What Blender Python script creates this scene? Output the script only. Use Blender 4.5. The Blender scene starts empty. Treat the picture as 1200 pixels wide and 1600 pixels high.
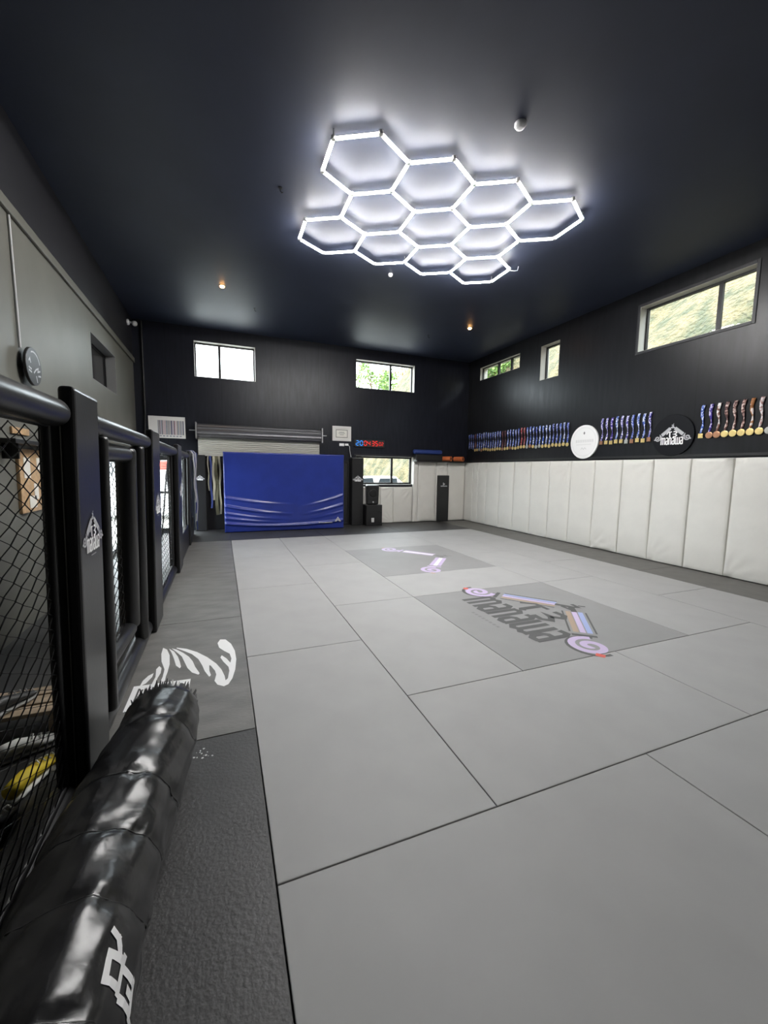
import bpy, math, random
from mathutils import Vector, Matrix
random.seed(7)
SC = bpy.context.scene
COL = SC.collection
V = Vector
PI = math.pi

# ------------------------------------------------------------------ materials
def mat(name, col, rough=.5, metal=0., spec=.5, emit=None, estr=0., noise=0., nscale=8., bump=0., bscale=60.,
        stretch=(1, 1, 1), coat=0., col2=None, bdist=.004, rvar=0.):
    m = bpy.data.materials.new(name); m.use_nodes = True
    nt = m.node_tree; b = nt.nodes['Principled BSDF']
    b.inputs['Base Color'].default_value = (*col, 1)
    b.inputs['Roughness'].default_value = rough
    b.inputs['Metallic'].default_value = metal
    b.inputs['Specular IOR Level'].default_value = spec
    b.inputs['Coat Weight'].default_value = coat
    if emit:
        b.inputs['Emission Color'].default_value = (*emit, 1)
        b.inputs['Emission Strength'].default_value = estr
    tc = nt.nodes.new('ShaderNodeTexCoord'); mp = nt.nodes.new('ShaderNodeMapping')
    mp.inputs['Scale'].default_value = stretch
    nt.links.new(tc.outputs['Object'], mp.inputs['Vector'])
    if noise > 0:
        n = nt.nodes.new('ShaderNodeTexNoise'); n.inputs['Scale'].default_value = nscale; n.inputs['Detail'].default_value = 5
        nt.links.new(mp.outputs['Vector'], n.inputs['Vector'])
        mx = nt.nodes.new('ShaderNodeMix'); mx.data_type = 'RGBA'
        mx.inputs['A'].default_value = (*col, 1)
        mx.inputs['B'].default_value = (*(col2 or [c * (1 - noise) for c in col]), 1)
        rp = nt.nodes.new('ShaderNodeMapRange'); rp.inputs['From Min'].default_value = .35; rp.inputs['From Max'].default_value = .65
        nt.links.new(n.outputs['Fac'], rp.inputs['Value'])
        nt.links.new(rp.outputs['Result'], mx.inputs['Factor'])
        nt.links.new(mx.outputs['Result'], b.inputs['Base Color'])
        if rvar:
            rr = nt.nodes.new('ShaderNodeMapRange')
            rr.inputs['To Min'].default_value = rough - rvar; rr.inputs['To Max'].default_value = rough + rvar
            nt.links.new(n.outputs['Fac'], rr.inputs['Value']); nt.links.new(rr.outputs['Result'], b.inputs['Roughness'])
    if bump > 0:
        n = nt.nodes.new('ShaderNodeTexNoise'); n.inputs['Scale'].default_value = bscale; n.inputs['Detail'].default_value = 4
        nt.links.new(mp.outputs['Vector'], n.inputs['Vector'])
        bp = nt.nodes.new('ShaderNodeBump'); bp.inputs['Strength'].default_value = bump; bp.inputs['Distance'].default_value = bdist
        nt.links.new(n.outputs['Fac'], bp.inputs['Height']); nt.links.new(bp.outputs['Normal'], b.inputs['Normal'])
    return m

def mat_ply(name, col, rough, axis, size, off=0., spec=.28):
    """painted plywood sheets: vertical grain and butt joints every `size` metres along x (0) or y (1)"""
    m = mat(name, col, rough, spec=spec, noise=.35, nscale=1.6, stretch=(9, 9, 1.2), bump=.12, bscale=7, rvar=.10)
    nt = m.node_tree; b = nt.nodes['Principled BSDF']
    tc = nt.nodes.new('ShaderNodeTexCoord'); sp = nt.nodes.new('ShaderNodeSeparateXYZ')
    nt.links.new(tc.outputs['Object'], sp.inputs[0])
    def mth(op, a, v):
        n = nt.nodes.new('ShaderNodeMath'); n.operation = op; nt.links.new(a, n.inputs[0]); n.inputs[1].default_value = v; return n.outputs[0]
    a = mth('ADD', sp.outputs[axis], 50 + off); a = mth('DIVIDE', a, size); a = mth('FRACT', a, 0)
    a = mth('SUBTRACT', a, .5); a = mth('ABSOLUTE', a, 0); a = mth('GREATER_THAN', a, .5 - .004 / size)
    old = b.inputs['Base Color'].links[0].from_socket
    mx = nt.nodes.new('ShaderNodeMix'); mx.data_type = 'RGBA'
    nt.links.new(a, mx.inputs['Factor']); nt.links.new(old, mx.inputs['A']); mx.inputs['B'].default_value = (.003, .003, .004, 1)
    nt.links.new(mx.outputs['Result'], b.inputs['Base Color'])
    return m

def mat_stripes(name, c1, c2, c3=None, scale=60):
    """woven ribbon with a printed pattern"""
    m = mat(name, c1, .55); nt = m.node_tree; b = nt.nodes['Principled BSDF']
    tc = nt.nodes.new('ShaderNodeTexCoord'); oi = nt.nodes.new('ShaderNodeObjectInfo')
    ad = nt.nodes.new('ShaderNodeVectorMath'); ad.operation = 'ADD'
    sc = nt.nodes.new('ShaderNodeVectorMath'); sc.operation = 'SCALE'; sc.inputs['Scale'].default_value = 30
    cb = nt.nodes.new('ShaderNodeCombineXYZ')
    for k in range(3): nt.links.new(oi.outputs['Random'], cb.inputs[k])
    nt.links.new(cb.outputs[0], sc.inputs[0]); nt.links.new(tc.outputs['Object'], ad.inputs[0]); nt.links.new(sc.outputs[0], ad.inputs[1])
    n = nt.nodes.new('ShaderNodeTexNoise'); n.inputs['Scale'].default_value = scale; n.inputs['Detail'].default_value = 1
    nt.links.new(ad.outputs[0], n.inputs['Vector'])
    cr = nt.nodes.new('ShaderNodeValToRGB'); cr.color_ramp.interpolation = 'CONSTANT'
    e = cr.color_ramp.elements; e[0].color = (*c1, 1); e[1].position = .47; e[1].color = (*c2, 1)
    if c3:
        x = e.new(.555); x.color = (*c3, 1)
    nt.links.new(n.outputs['Fac'], cr.inputs['Fac']); nt.links.new(cr.outputs['Color'], b.inputs['Base Color'])
    return m

def mat_glass():
    m = bpy.data.materials.new('window_glass'); m.use_nodes = True; nt = m.node_tree; nt.nodes.clear()
    o = nt.nodes.new('ShaderNodeOutputMaterial'); t = nt.nodes.new('ShaderNodeBsdfTransparent'); g = nt.nodes.new('ShaderNodeBsdfGlossy')
    g.inputs['Roughness'].default_value = .02; t.inputs['Color'].default_value = (.93, .95, .94, 1)
    f = nt.nodes.new('ShaderNodeFresnel'); f.inputs['IOR'].default_value = 1.45; mx = nt.nodes.new('ShaderNodeMixShader')
    ge = nt.nodes.new('ShaderNodeNewGeometry'); iv = nt.nodes.new('ShaderNodeMath'); iv.operation = 'SUBTRACT'; iv.inputs[0].default_value = 1
    nt.links.new(ge.outputs['Backfacing'], iv.inputs[1]); ml = nt.nodes.new('ShaderNodeMath'); ml.operation = 'MULTIPLY'
    nt.links.new(f.outputs[0], ml.inputs[0]); nt.links.new(iv.outputs[0], ml.inputs[1])
    nt.links.new(ml.outputs[0], mx.inputs[0]); nt.links.new(t.outputs[0], mx.inputs[1]); nt.links.new(g.outputs[0], mx.inputs[2])
    nt.links.new(mx.outputs[0], o.inputs[0]); return m

M = {}
M['wall_black'] = mat_ply('black_plywood_side', (.011, .0115, .014), .34, 1, 2.4, .86)
M['wall_black_back'] = mat_ply('black_plywood_back', (.012, .0135, .021), .36, 0, 1.2, .35)
M['wall_black_plain'] = mat('black_paint', (.012, .012, .016), .5)
M['wall_grey'] = mat('dark_grey_wall_paint', (.14, .138, .118), .5, noise=.12, nscale=2, bump=.05, bscale=40)
M['ceiling'] = mat('black_ceiling_paint', (.029, .036, .063), .52, spec=.4, noise=.15, nscale=1.5, bump=.05, bscale=30)
M['mat_grey'] = mat('grey_mat_vinyl', (.345, .345, .34), .58, spec=.35, noise=.06, nscale=3, bump=0, bscale=160, bdist=.002)
M['mat_logo'] = mat('printed_grey_mat_vinyl', (.25, .25, .248), .52, noise=.06, nscale=3, bump=0, bscale=160, bdist=.002)
M['mat_charcoal'] = mat('charcoal_mat_vinyl', (.17, .165, .155), .45, noise=.3, nscale=3, bump=.3, bscale=30, bdist=.006, stretch=(1, 2.5, 1))
M['mat_dark'] = mat('dark_grey_mat_vinyl', (.115, .11, .102), .5, noise=.2, nscale=5, bump=.25, bscale=50, bdist=.004)
M['mat_black'] = mat('black_mat_vinyl', (.040, .0395, .0395), .5, noise=.25, nscale=5, bump=.35, bscale=55, bdist=.006)
M['concrete_dark'] = mat('dark_concrete', (.05, .05, .05), .35, noise=.3, nscale=4)
M['pad_white'] = mat('white_pad_vinyl', (.72, .71, .665), .36, noise=.05, nscale=3, bump=.12, bscale=9, bdist=.02)
M['black_vinyl'] = mat('black_vinyl', (.0145, .0145, .0155), .33, noise=.2, nscale=6, bump=.08, bscale=50)
M['bag_vinyl'] = mat('glossy_black_vinyl', (.010, .010, .0108), .27, noise=.2, nscale=5, bump=.25, bscale=14, bdist=.012)
M['black_metal'] = mat('black_metal', (.012, .012, .013), .4, metal=.3)
M['wire'] = mat('black_coated_wire', (.016, .016, .018), .2)
M['sign_black'] = mat('matt_black_sign', (.004, .0045, .007), .6, spec=.2)
M['black_plastic'] = mat('black_plastic', (.012, .012, .013), .45)
M['speaker_cloth'] = mat('speaker_grille', (.008, .008, .009), .7, bump=.4, bscale=300)
M['blue_vinyl'] = mat('blue_vinyl', (.018, .035, .235), .27, noise=.1, nscale=4)
M['blue_foam'] = mat('blue_foam', (.02, .045, .20), .6)
M['orange_foam'] = mat('orange_foam', (.62, .16, .05), .6)
M['white'] = mat('white_print', (.82, .82, .82), .5)
M['offwhite'] = mat('off_white_paint', (.36, .345, .31), .55)
M['frame_white'] = mat('white_picture_frame', (.72, .70, .68), .4)
M['paper'] = mat('paper', (.78, .76, .70), .7)
M['grey_print'] = mat('grey_print', (.20, .20, .20), .6)
M['pale_grey_print'] = mat('pale_grey_print', (.52, .52, .52), .6)
M['dark_print'] = mat('dark_grey_print', (.075, .075, .075), .55)
M['silver_print'] = mat('silver_print', (.46, .46, .48), .5)
M['lilac'] = mat('lilac_print', (.50, .41, .60), .5)
M['blue_print'] = mat('pale_blue_print', (.30, .36, .60), .5)
M['tan_print'] = mat('tan_print', (.36, .27, .20), .5)
M['red_print'] = mat('red_print', (.62, .12, .09), .5)
M['alu'] = mat('galvanised_steel', (.42, .42, .43), .35, metal=.8)
M['coil_steel'] = mat('dull_coil_steel', (.17, .17, .18), .4, metal=.7)
M['roller'] = mat('cream_roller_steel', (.46, .45, .41), .4)
M['wood'] = mat('pale_wood', (.55, .36, .19), .5, noise=.25, nscale=3, stretch=(1, 8, 8))
M['wood_light'] = mat('pale_bench_wood', (.48, .37, .26), .5, noise=.25, nscale=3, stretch=(1, 8, 8))
M['gold'] = mat('gold_medal', (.85, .66, .28), .35, metal=.7)
M['bronze'] = mat('bronze_medal', (.52, .27, .16), .32, metal=.8)
M['silver'] = mat('silver_medal', (.62, .62, .58), .3, metal=.85)
M['yellow'] = mat('yellow_mesh_fabric', (.80, .60, .03), .6)
M['shoe_white'] = mat('white_shoe_leather', (.75, .75, .72), .5)
M['shoe_grey'] = mat('grey_shoe_sole', (.32, .32, .31), .6)
M['shoe_black'] = mat('black_shoe_leather', (.02, .02, .02), .5)
M['gold_belt'] = mat('cream_cotton', (.40, .36, .27), .8)
M['olive_belt'] = mat('olive_cotton', (.11, .10, .06), .8)
M['navy_belt'] = mat('navy_cotton', (.03, .045, .17), .8)
M['white_belt'] = mat('white_cotton', (.42, .42, .45), .8)
M['glass'] = mat_glass()
M['dark_glass'] = mat('dark_glass', (.03, .03, .03), .15)
M['tube'] = mat('lit_tube', (.9, .9, .9), .4, emit=(1.0, .985, .965), estr=33.)
M['lamp_warm'] = mat('warm_lamp', (.9, .9, .9), .4, emit=(1., .50, .17), estr=7.)
M['led_red'] = mat('red_led', (.3, 0, 0), .4, emit=(1., .03, .02), estr=.3)
M['led_blue'] = mat('blue_led', (0, .05, .3), .4, emit=(.03, .30, 1.), estr=.35)
M['led_white'] = mat('white_led', (.8, .8, .8), .4, emit=(1, 1, 1), estr=1.)
M['ground'] = mat('pale_concrete_yard', (.50, .49, .46), .8, noise=.2, nscale=2)
M['bank'] = mat('dry_grass_bank', (.115, .088, .038), .9, noise=.5, nscale=2.2, col2=(.03, .034, .010), bump=1., bscale=9, bdist=.25)
M['leaf'] = mat('green_leaves', (.12, .20, .04), .6)
M['leaf_dark'] = mat('dark_green_leaves', (.06, .115, .03), .6)
M['leaf_dry'] = mat('dry_leaves', (.2, .15, .06), .7)
M['bark'] = mat('bark', (.12, .08, .05), .9)
M['car_white'] = mat('white_car_paint', (.75, .75, .75), .3, coat=.5)
M['car_glass'] = mat('car_glass', (.02, .025, .03), .08)
M['tyre'] = mat('rubber', (.02, .02, .02), .8)
RIB = [mat_stripes('blue_white_ribbon', (.03, .07, .42), (.10, .20, .62), (.75, .78, .92), 45),
       mat_stripes('deep_blue_ribbon', (.02, .045, .32), (.06, .11, .5), (.6, .65, .85), 55),
       mat_stripes('pale_blue_ribbon', (.06, .12, .45), (.35, .42, .75), (.78, .80, .90), 40),
       mat_stripes('red_ribbon', (.33, .02, .03), (.20, .01, .02), (.6, .3, .3), 40),
       mat_stripes('dark_red_ribbon', (.045, .02, .04), (.12, .02, .03), (.25, .12, .12), 40),
       mat_stripes('indigo_ribbon', (.06, .05, .32), (.30, .28, .6), (.8, .8, .92), 42),
       mat_stripes('purple_ribbon', (.05, .03, .26), (.07, .04, .33), (.6, .55, .8), 25),
       mat_stripes('brown_white_ribbon', (.20, .09, .07), (.60, .50, .48), (.82, .80, .80), 22),
       mat_stripes('dark_brown_ribbon', (.10, .05, .05), (.34, .19, .16), (.68, .56, .52), 26),
       mat_stripes('orange_brown_ribbon', (.33, .13, .04), (.40, .17, .06), (.75, .68, .65), 14),
       mat_stripes('white_pink_ribbon', (.62, .55, .54), (.40, .22, .20), (.8, .76, .76), 18)]
RIBNAME = ['blue and white', 'deep blue', 'pale blue', 'red', 'dark red', 'indigo and white', 'purple', 'brown and white', 'dark brown', 'orange brown', 'white and pink']

# ------------------------------------------------------------------ mesh builder
class MB:
    def __init__(s): s.v = []; s.f = []; s.m = []; s.sm = []
    def add(s, vs, fs, mi=0, smooth=False):
        o = len(s.v); s.v += [V(p) for p in vs]
        for f in fs: s.f.append([i + o for i in f]); s.m.append(mi); s.sm.append(smooth)
        return s
    def box(s, a, b, mi=0):
        (x0, y0, z0), (x1, y1, z1) = a, b
        return s.add([(x0, y0, z0), (x1, y0, z0), (x1, y1, z0), (x0, y1, z0), (x0, y0, z1), (x1, y0, z1), (x1, y1, z1), (x0, y1, z1)],
                     [(0, 3, 2, 1), (4, 5, 6, 7), (0, 1, 5, 4), (1, 2, 6, 5), (2, 3, 7, 6), (3, 0, 4, 7)], mi)
    def hexa(s, bot, top, mi=0):
        return s.add(list(bot) + list(top), [(3, 2, 1, 0), (4, 5, 6, 7), (0, 1, 5, 4), (1, 2, 6, 5), (2, 3, 7, 6), (3, 0, 4, 7)], mi)
    def tube(s, path, r, seg=12, caps=True, mi=0, smooth=True, closed=False):
        path = [V(p) for p in path]; n = len(path); rs = r if isinstance(r, (list, tuple)) else [r] * n
        vs = []; t0 = None; nrm = None
        for i, p in enumerate(path):
            if closed: t = path[(i + 1) % n] - path[i - 1]
            else: t = path[min(i + 1, n - 1)] - path[max(i - 1, 0)]
            t.normalize()
            if nrm is None:
                up = V((0, 0, 1)) if abs(t.z) < .9 else V((1, 0, 0)); nrm = (up - t * up.dot(t)).normalized()
            else:
                nrm = (nrm - t * nrm.dot(t)); nrm = nrm.normalized() if nrm.length > 1e-6 else V((1, 0, 0))
            bi = t.cross(nrm)
            for k in range(seg):
                a = 2 * PI * k / seg; vs.append(p + (nrm * math.cos(a) + bi * math.sin(a)) * rs[i])
        fs = []
        for i in range(n if closed else n - 1):
            j = (i + 1) % n
            for k in range(seg):
                l = (k + 1) % seg; fs.append((i * seg + k, i * seg + l, j * seg + l, j * seg + k))
        s.add(vs, fs, mi, smooth)
        if caps and not closed:
            s.add(vs[:seg], [tuple(range(seg))[::-1]], mi); s.add(vs[-seg:], [tuple(range(seg))], mi)
        return s
    def roll(s, a, b, r, seg=18, mi=0):
        """padded roll with rounded ends"""
        a, b = V(a), V(b); d = (b - a).normalized(); L = (b - a).length
        e = min(r * .5, L * .3); st = [(0, .55), (.15, .82), (.45, .95), (1, 1)]
        path = [a + d * (e * t) for t, _ in st] + [b - d * (e * t) for t, _ in reversed(st)]
        rr = [r * q for _, q in st] + [r * q for _, q in reversed(st)]
        return s.tube(path, rr, seg, True, mi)
    def disc(s, c, n, r, h, seg=40, mi=0, mi_face=None, bev=.0):
        c, n = V(c), V(n).normalized()
        if bev:
            return s.tube([c, c + n * (h - bev), c + n * h], [r, r, r - bev], seg, True, mi, False)
        return s.tube([c, c + n * h], r, seg, True, mi, False)
    def ell(s, c, r, su=16, sv=10, mi=0, rot=None):
        vs = [];
        for i in range(sv + 1):
            p = PI * i / sv
            for j in range(su):
                a = 2 * PI * j / su; q = V((r[0] * math.sin(p) * math.cos(a), r[1] * math.sin(p) * math.sin(a), r[2] * math.cos(p)))
                if rot: q = rot @ q
                vs.append(V(c) + q)
        fs = [(i * su + j, (i + 1) * su + j, (i + 1) * su + (j + 1) % su, i * su + (j + 1) % su) for i in range(sv) for j in range(su)]
        return s.add(vs, fs, mi, True)
    def grid(s, fn, nu, nv, mi=0, smooth=True):
        vs = [fn(i / nu, j / nv) for j in range(nv + 1) for i in range(nu + 1)]
        fs = [(j * (nu + 1) + i, j * (nu + 1) + i + 1, (j + 1) * (nu + 1) + i + 1, (j + 1) * (nu + 1) + i) for j in range(nv) for i in range(nu)]
        return s.add(vs, fs, mi, smooth)
    def ribbon2(s, fr, pts, w, mi=0, lift=0.):
        """flat stroke of width w in a frame; pts are 2-D"""
        n = len(pts); L = []; R = []; s.k = getattr(s, 'k', 0) + 1; lift += s.k * 1.5e-5
        P = [V((p[0], p[1])) for p in pts]
        closed = (P[0] - P[-1]).length < 1e-6 and n > 3
        for i in range(n):
            a = (P[i] - P[i - 1]) if i > 0 else (P[0] - P[-2] if closed else P[1] - P[0])
            b = (P[i + 1] - P[i]) if i < n - 1 else (P[1] - P[0] if closed else P[i] - P[i - 1])
            a.normalize(); b.normalize(); t = a + b
            t = t.normalized() if t.length > 1e-6 else a
            nn = V((-t.y, t.x)); k = max(.45, nn.dot(V((-a.y, a.x))))
            L.append(P[i] + nn * (w / 2 / k)); R.append(P[i] - nn * (w / 2 / k))
        for i in range(n - 1):
            s.add([fr(R[i], lift), fr(R[i + 1], lift), fr(L[i + 1], lift), fr(L[i], lift)], [(0, 1, 2, 3)], mi)
        return s
    def poly2(s, fr, pts, mi=0, lift=0.):
        return s.add([fr(V(p), lift) for p in pts], [tuple(range(len(pts)))], mi)
    def build(s, name, mats, parent=None, bevel=0., seg=2, loc=None, subsurf=0, recalc=False):
        me = bpy.data.meshes.new(name)
        off = V(loc) if loc is not None else (parent.matrix_world_loc if False else V((0, 0, 0)))
        base = V(WLOC.get(parent.name, (0, 0, 0))) if parent else V((0, 0, 0))
        org = off if loc is not None else base
        me.from_pydata([tuple(p - org) for p in s.v], [], s.f)
        mats = mats if isinstance(mats, (list, tuple)) else [mats]
        for m in mats: me.materials.append(M[m] if isinstance(m, str) else m)
        me.polygons.foreach_set('material_index', s.m); me.polygons.foreach_set('use_smooth', s.sm)
        me.update()
        o = bpy.data.objects.new(name, me); COL.objects.link(o)
        o.location = org - base
        WLOC[o.name] = org
        if parent: o.parent = parent
        if bevel:
            b = o.modifiers.new('bevel', 'BEVEL'); b.width = bevel; b.segments = seg; b.limit_method = 'ANGLE'; b.angle_limit = .6
        if subsurf:
            b = o.modifiers.new('sub', 'SUBSURF'); b.levels = b.render_levels = subsurf
        return o
WLOC = {}
def thing(name, label, cat, loc, group=None):
    o = bpy.data.objects.new(name, None); COL.objects.link(o); o.location = loc; o.empty_display_size = .1
    WLOC[o.name] = V(loc); return tag(o, label, cat, group)
def tag(o, label, cat, group=None, kind=None):
    o['label'] = label; o['category'] = cat
    if group: o['group'] = group
    if kind: o['kind'] = kind
    return o
def struct(o): o['kind'] = 'structure'; return o
def copy_tree(root, loc):
    r = root.copy(); COL.objects.link(r); r.location = loc
    for ch in root.children:
        c = ch.copy(); COL.objects.link(c); c.parent = r
        for g in ch.children:
            d = g.copy(); COL.objects.link(d); d.parent = c
    return r
def frame(O, R, U, N, s=1.):
    O, R, U, N = V(O), V(R), V(U), V(N)
    return lambda p, lift=0.: O + R * (p[0] * s) + U * (p[1] * s) + N * lift

# ------------------------------------------------------------------ camera
cam = bpy.data.cameras.new('camera'); co = bpy.data.objects.new('camera', cam); COL.objects.link(co)
F, YAW, PIT, ROL = 631.5754, .3815, -.1044, .0141
cy, sy, cp, sp, cr, sr = math.cos(YAW), math.sin(YAW), math.cos(PIT), math.sin(PIT), math.cos(ROL), math.sin(ROL)
ff = V((sy * cp, cy * cp, sp)); r0 = V((cy, -sy, 0)); u0 = r0.cross(ff)
rr = r0 * cr + u0 * sr; uu = u0 * cr - r0 * sr
co.matrix_world = Matrix(((rr.x, uu.x, -ff.x, 0), (rr.y, uu.y, -ff.y, 0), (rr.z, uu.z, -ff.z, 1.55), (0, 0, 0, 1)))
cam.sensor_fit = 'HORIZONTAL'; cam.sensor_width = 36; cam.lens = F / 1200 * 36; cam.clip_start = .05; cam.clip_end = 300
SC.camera = co

# ------------------------------------------------------------------ room shell
XL, XR, YB, YF, ZC = -1.8, 7.13, 10.9, -3.0, 4.84
TH = .25
W1 = (-.54, .85, 3.70, 4.53); W2 = (3.49, 5.27, 3.79, 4.55); W3 = (3.50, 5.29, 1.12, 1.93)
W4 = (8.62, 10.33, 4.19, 4.55); W5 = (7.30, 7.88, 3.72, 4.51); W6 = (3.68, 5.41, 3.75, 4.54)
D1 = (-1.66, -.74, 0., 1.76)
W7 = (7.60, 9.15, 2.88, 3.58); D2 = (8.15, 10.62, 0., 1.95)
def wall(name, pt, u0, u1, z0, z1, holes, m, split=None):
    """pt(u, d, z): d=0 inner face, d=1 outer face"""
    us = sorted({u0, u1, *[h[0] for h in holes], *[h[1] for h in holes]}); zs = sorted({z0, z1, *[h[2] for h in holes], *[h[3] for h in holes], *([split] if split else [])})
    b = MB()
    for i in range(len(us) - 1):
        for j in range(len(zs) - 1):
            a, c, d, e = us[i], us[i + 1], zs[j], zs[j + 1]; mu, mz = (a + c) / 2, (d + e) / 2
            if any(h[0] < mu < h[1] and h[2] < mz < h[3] for h in holes): continue
            mi = 1 if split and mz > split else 0
            b.add([pt(a, 0, d), pt(c, 0, d), pt(c, 0, e), pt(a, 0, e)], [(0, 1, 2, 3)], mi)
            b.add([pt(a, 1, d), pt(c, 1, d), pt(c, 1, e), pt(a, 1, e)], [(3, 2, 1, 0)], mi)
    for h in list(holes) + [(u0, u1, z0, z1)]:
        for (p, q) in (((h[0], h[2]), (h[1], h[2])), ((h[1], h[2]), (h[1], h[3])), ((h[1], h[3]), (h[0], h[3])), ((h[0], h[3]), (h[0], h[2]))):
            b.add([pt(p[0], 0, p[1]), pt(q[0], 0, q[1]), pt(q[0], 1, q[1]), pt(p[0], 1, p[1])], [(0, 1, 2, 3)])
    return struct(b.build(name, m))
pB = lambda u, d, z: V((u, YB + d * TH, z)); pR = lambda u, d, z: V((XR + d * TH, u, z))
pL = lambda u, d, z: V((XL - d * TH, u, z)); pF = lambda u, d, z: V((u, YF - d * TH, z))
wall('wall_back', pB, XL, XR, -.04, ZC, [W1, W2, W3, D1], 'wall_black_back')
wall('wall_right', pR, YF, YB, -.04, ZC, [W4, W5, W6], 'wall_black')
wall('wall_left', pL, YF, YB, -.04, ZC, [W7, D2], ['wall_grey', 'wall_black_plain'], split=3.9)
wall('wall_front', pF, XL, XR, -.04, ZC, [], 'wall_black_plain')
struct(MB().box((XL - TH, YF - TH, ZC), (XR + TH, YB + TH, ZC + .2)).build('ceiling', 'ceiling'))
struct(MB().box((XL - TH, YF - TH, -.2), (XR + TH, YB + TH, -.04)).build('floor', 'concrete_dark'))
struct(MB().box((XL, YF, 3.88), (XL + .035, YB, 3.985)).build('trim_1', 'wall_grey', bevel=.006))
struct(MB().box((XR - .02, YF, 1.83), (XR, YB, 1.87)).build('trim_2', 'black_plastic'))
struct(MB().tube([(-1.60, YB - .05, 4.80), (-1.60, YB - .05, 2.75), (-1.63, YB - .05, 2.2)], .022, 10).build('trim_3', 'black_metal'))
struct(MB().tube([(XL + .012, 5.07, 3.87), (XL + .012, 5.10, 2.68)], .011, 8).build('trim_4', 'pale_grey_print'))

def window(n, pt, h, mull, glass='glass', liner='offwhite', deep=.7, fw=.04, arch=False):
    u0, u1, z0, z1 = h
    def bx(b, a, c, d0, d1, e, f):
        P = [pt(a, d0, e), pt(c, d0, e), pt(c, d1, e), pt(a, d1, e)]; Q = [pt(a, d0, f), pt(c, d0, f), pt(c, d1, f), pt(a, d1, f)]
        b.hexa(P, Q)
    root = bpy.data.objects.new('window_%d' % n, None); COL.objects.link(root); root.location = pt((u0 + u1) / 2, deep, z0); WLOC[root.name] = V(root.location)
    root['kind'] = 'structure'
    l = MB(); t = .006
    bx(l, u0, u0 + t, .0, 1, z0, z1); bx(l, u1 - t, u1, .0, 1, z0, z1); bx(l, u0 + t, u1 - t, .0, 1, z0, z0 + t); bx(l, u0 + t, u1 - t, .0, 1, z1 - t, z1)
    l.build('window_reveal', liner, root)
    f = MB(); d0, d1 = deep - .1, deep + .1
    bx(f, u0 + t, u0 + fw, d0, d1, z0 + t, z1 - t); bx(f, u1 - fw, u1 - t, d0, d1, z0 + t, z1 - t)
    bx(f, u0 + fw, u1 - fw, d0, d1, z0 + t, z0 + fw); bx(f, u0 + fw, u1 - fw, d0, d1, z1 - fw, z1 - t)
    edges = [u0 + fw]
    for m_ in mull:
        bx(f, m_ - .03, m_ + .03, d0, d1, z0 + fw, z1 - fw); edges += [m_ - .03, m_ + .03]
    edges.append(u1 - fw)
    f.build('window_frame', 'black_metal', root, bevel=.003)
    for k in range(0, len(edges), 2):
        g = MB(); bx(g, edges[k] - .004, edges[k + 1] + .004, deep - .012, deep + .012, z0 + fw - .004, z1 - fw + .004); g.build('window_pane', glass, root)
    if arch:
        a = MB(); w = .045
        bx(a, u0 - w, u0, -.05, .0, z0 - w, z1 + w); bx(a, u1, u1 + w, -.05, .0, z0 - w, z1 + w); bx(a, u0, u1, -.05, .0, z0 - w, z0); bx(a, u0, u1, -.05, .0, z1, z1 + w)
        a.build('window_architrave', 'wall_black_plain', root, bevel=.004)
    return root
window(1, pB, W1, [.02]); window(2, pB, W2, [4.58]); window(3, pB, W3, [4.66], fw=.055, arch=True)
window(4, pR, W4, [9.04, 9.58], fw=.03, deep=.4); window(5, pR, W5, []); window(6, pR, W6, [4.21], arch=True)
window(7, pL, W7, [], glass='dark_glass', liner='grey_print')

def glazed_door(n, pt, h, bars, muls, fd=(.3, .7)):
    u0, u1, z0, z1 = h; root = bpy.data.objects.new('door_%d' % n, None); COL.objects.link(root); root.location = pt((u0 + u1) / 2, .5, z0); WLOC[root.name] = V(root.location); root['kind'] = 'structure'
    def bx(b, a, c, d0, d1, e, f):
        b.hexa([pt(a, d0, e), pt(c, d0, e), pt(c, d1, e), pt(a, d1, e)], [pt(a, d0, f), pt(c, d0, f), pt(c, d1, f), pt(a, d1, f)])
    f = MB(); w = .06
    d0, d1 = fd; dm = (d0 + d1) / 2
    bx(f, u0, u0 + w, d0, d1, z0, z1); bx(f, u1 - w, u1, d0, d1, z0, z1); bx(f, u0 + w, u1 - w, d0, d1, z0, z0 + w); bx(f, u0 + w, u1 - w, d0, d1, z1 - w, z1)
    for z in bars: bx(f, u0 + w, u1 - w, d0 + .05, d1 - .05, z - .025, z + .025)
    for u in muls: bx(f, u - .025, u + .025, d0 + .05, d1 - .05, z0 + w, z1 - w)
    f.build('door_frame', 'black_metal', root, bevel=.003)
    g = MB(); bx(g, u0 + w, u1 - w, dm - .02, dm + .02, z0 + w, z1 - w); g.build('door_glazing', 'glass', root)
    h_ = MB(); h_.tube([pt(u1 - w / 2, d0 - .2, 1.0), pt(u1 - w / 2, d0 - .2, 1.15)], .012, 8); h_.tube([pt(u1 - w / 2, d0, 1.02), pt(u1 - w / 2, d0 - .2, 1.02)], .008, 8); h_.build('door_handle', 'black_metal', root)
    return root
glazed_door(1, pB, D1, [.93], []); glazed_door(2, pL, D2, [], [9.9], (.02, .3))

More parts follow.
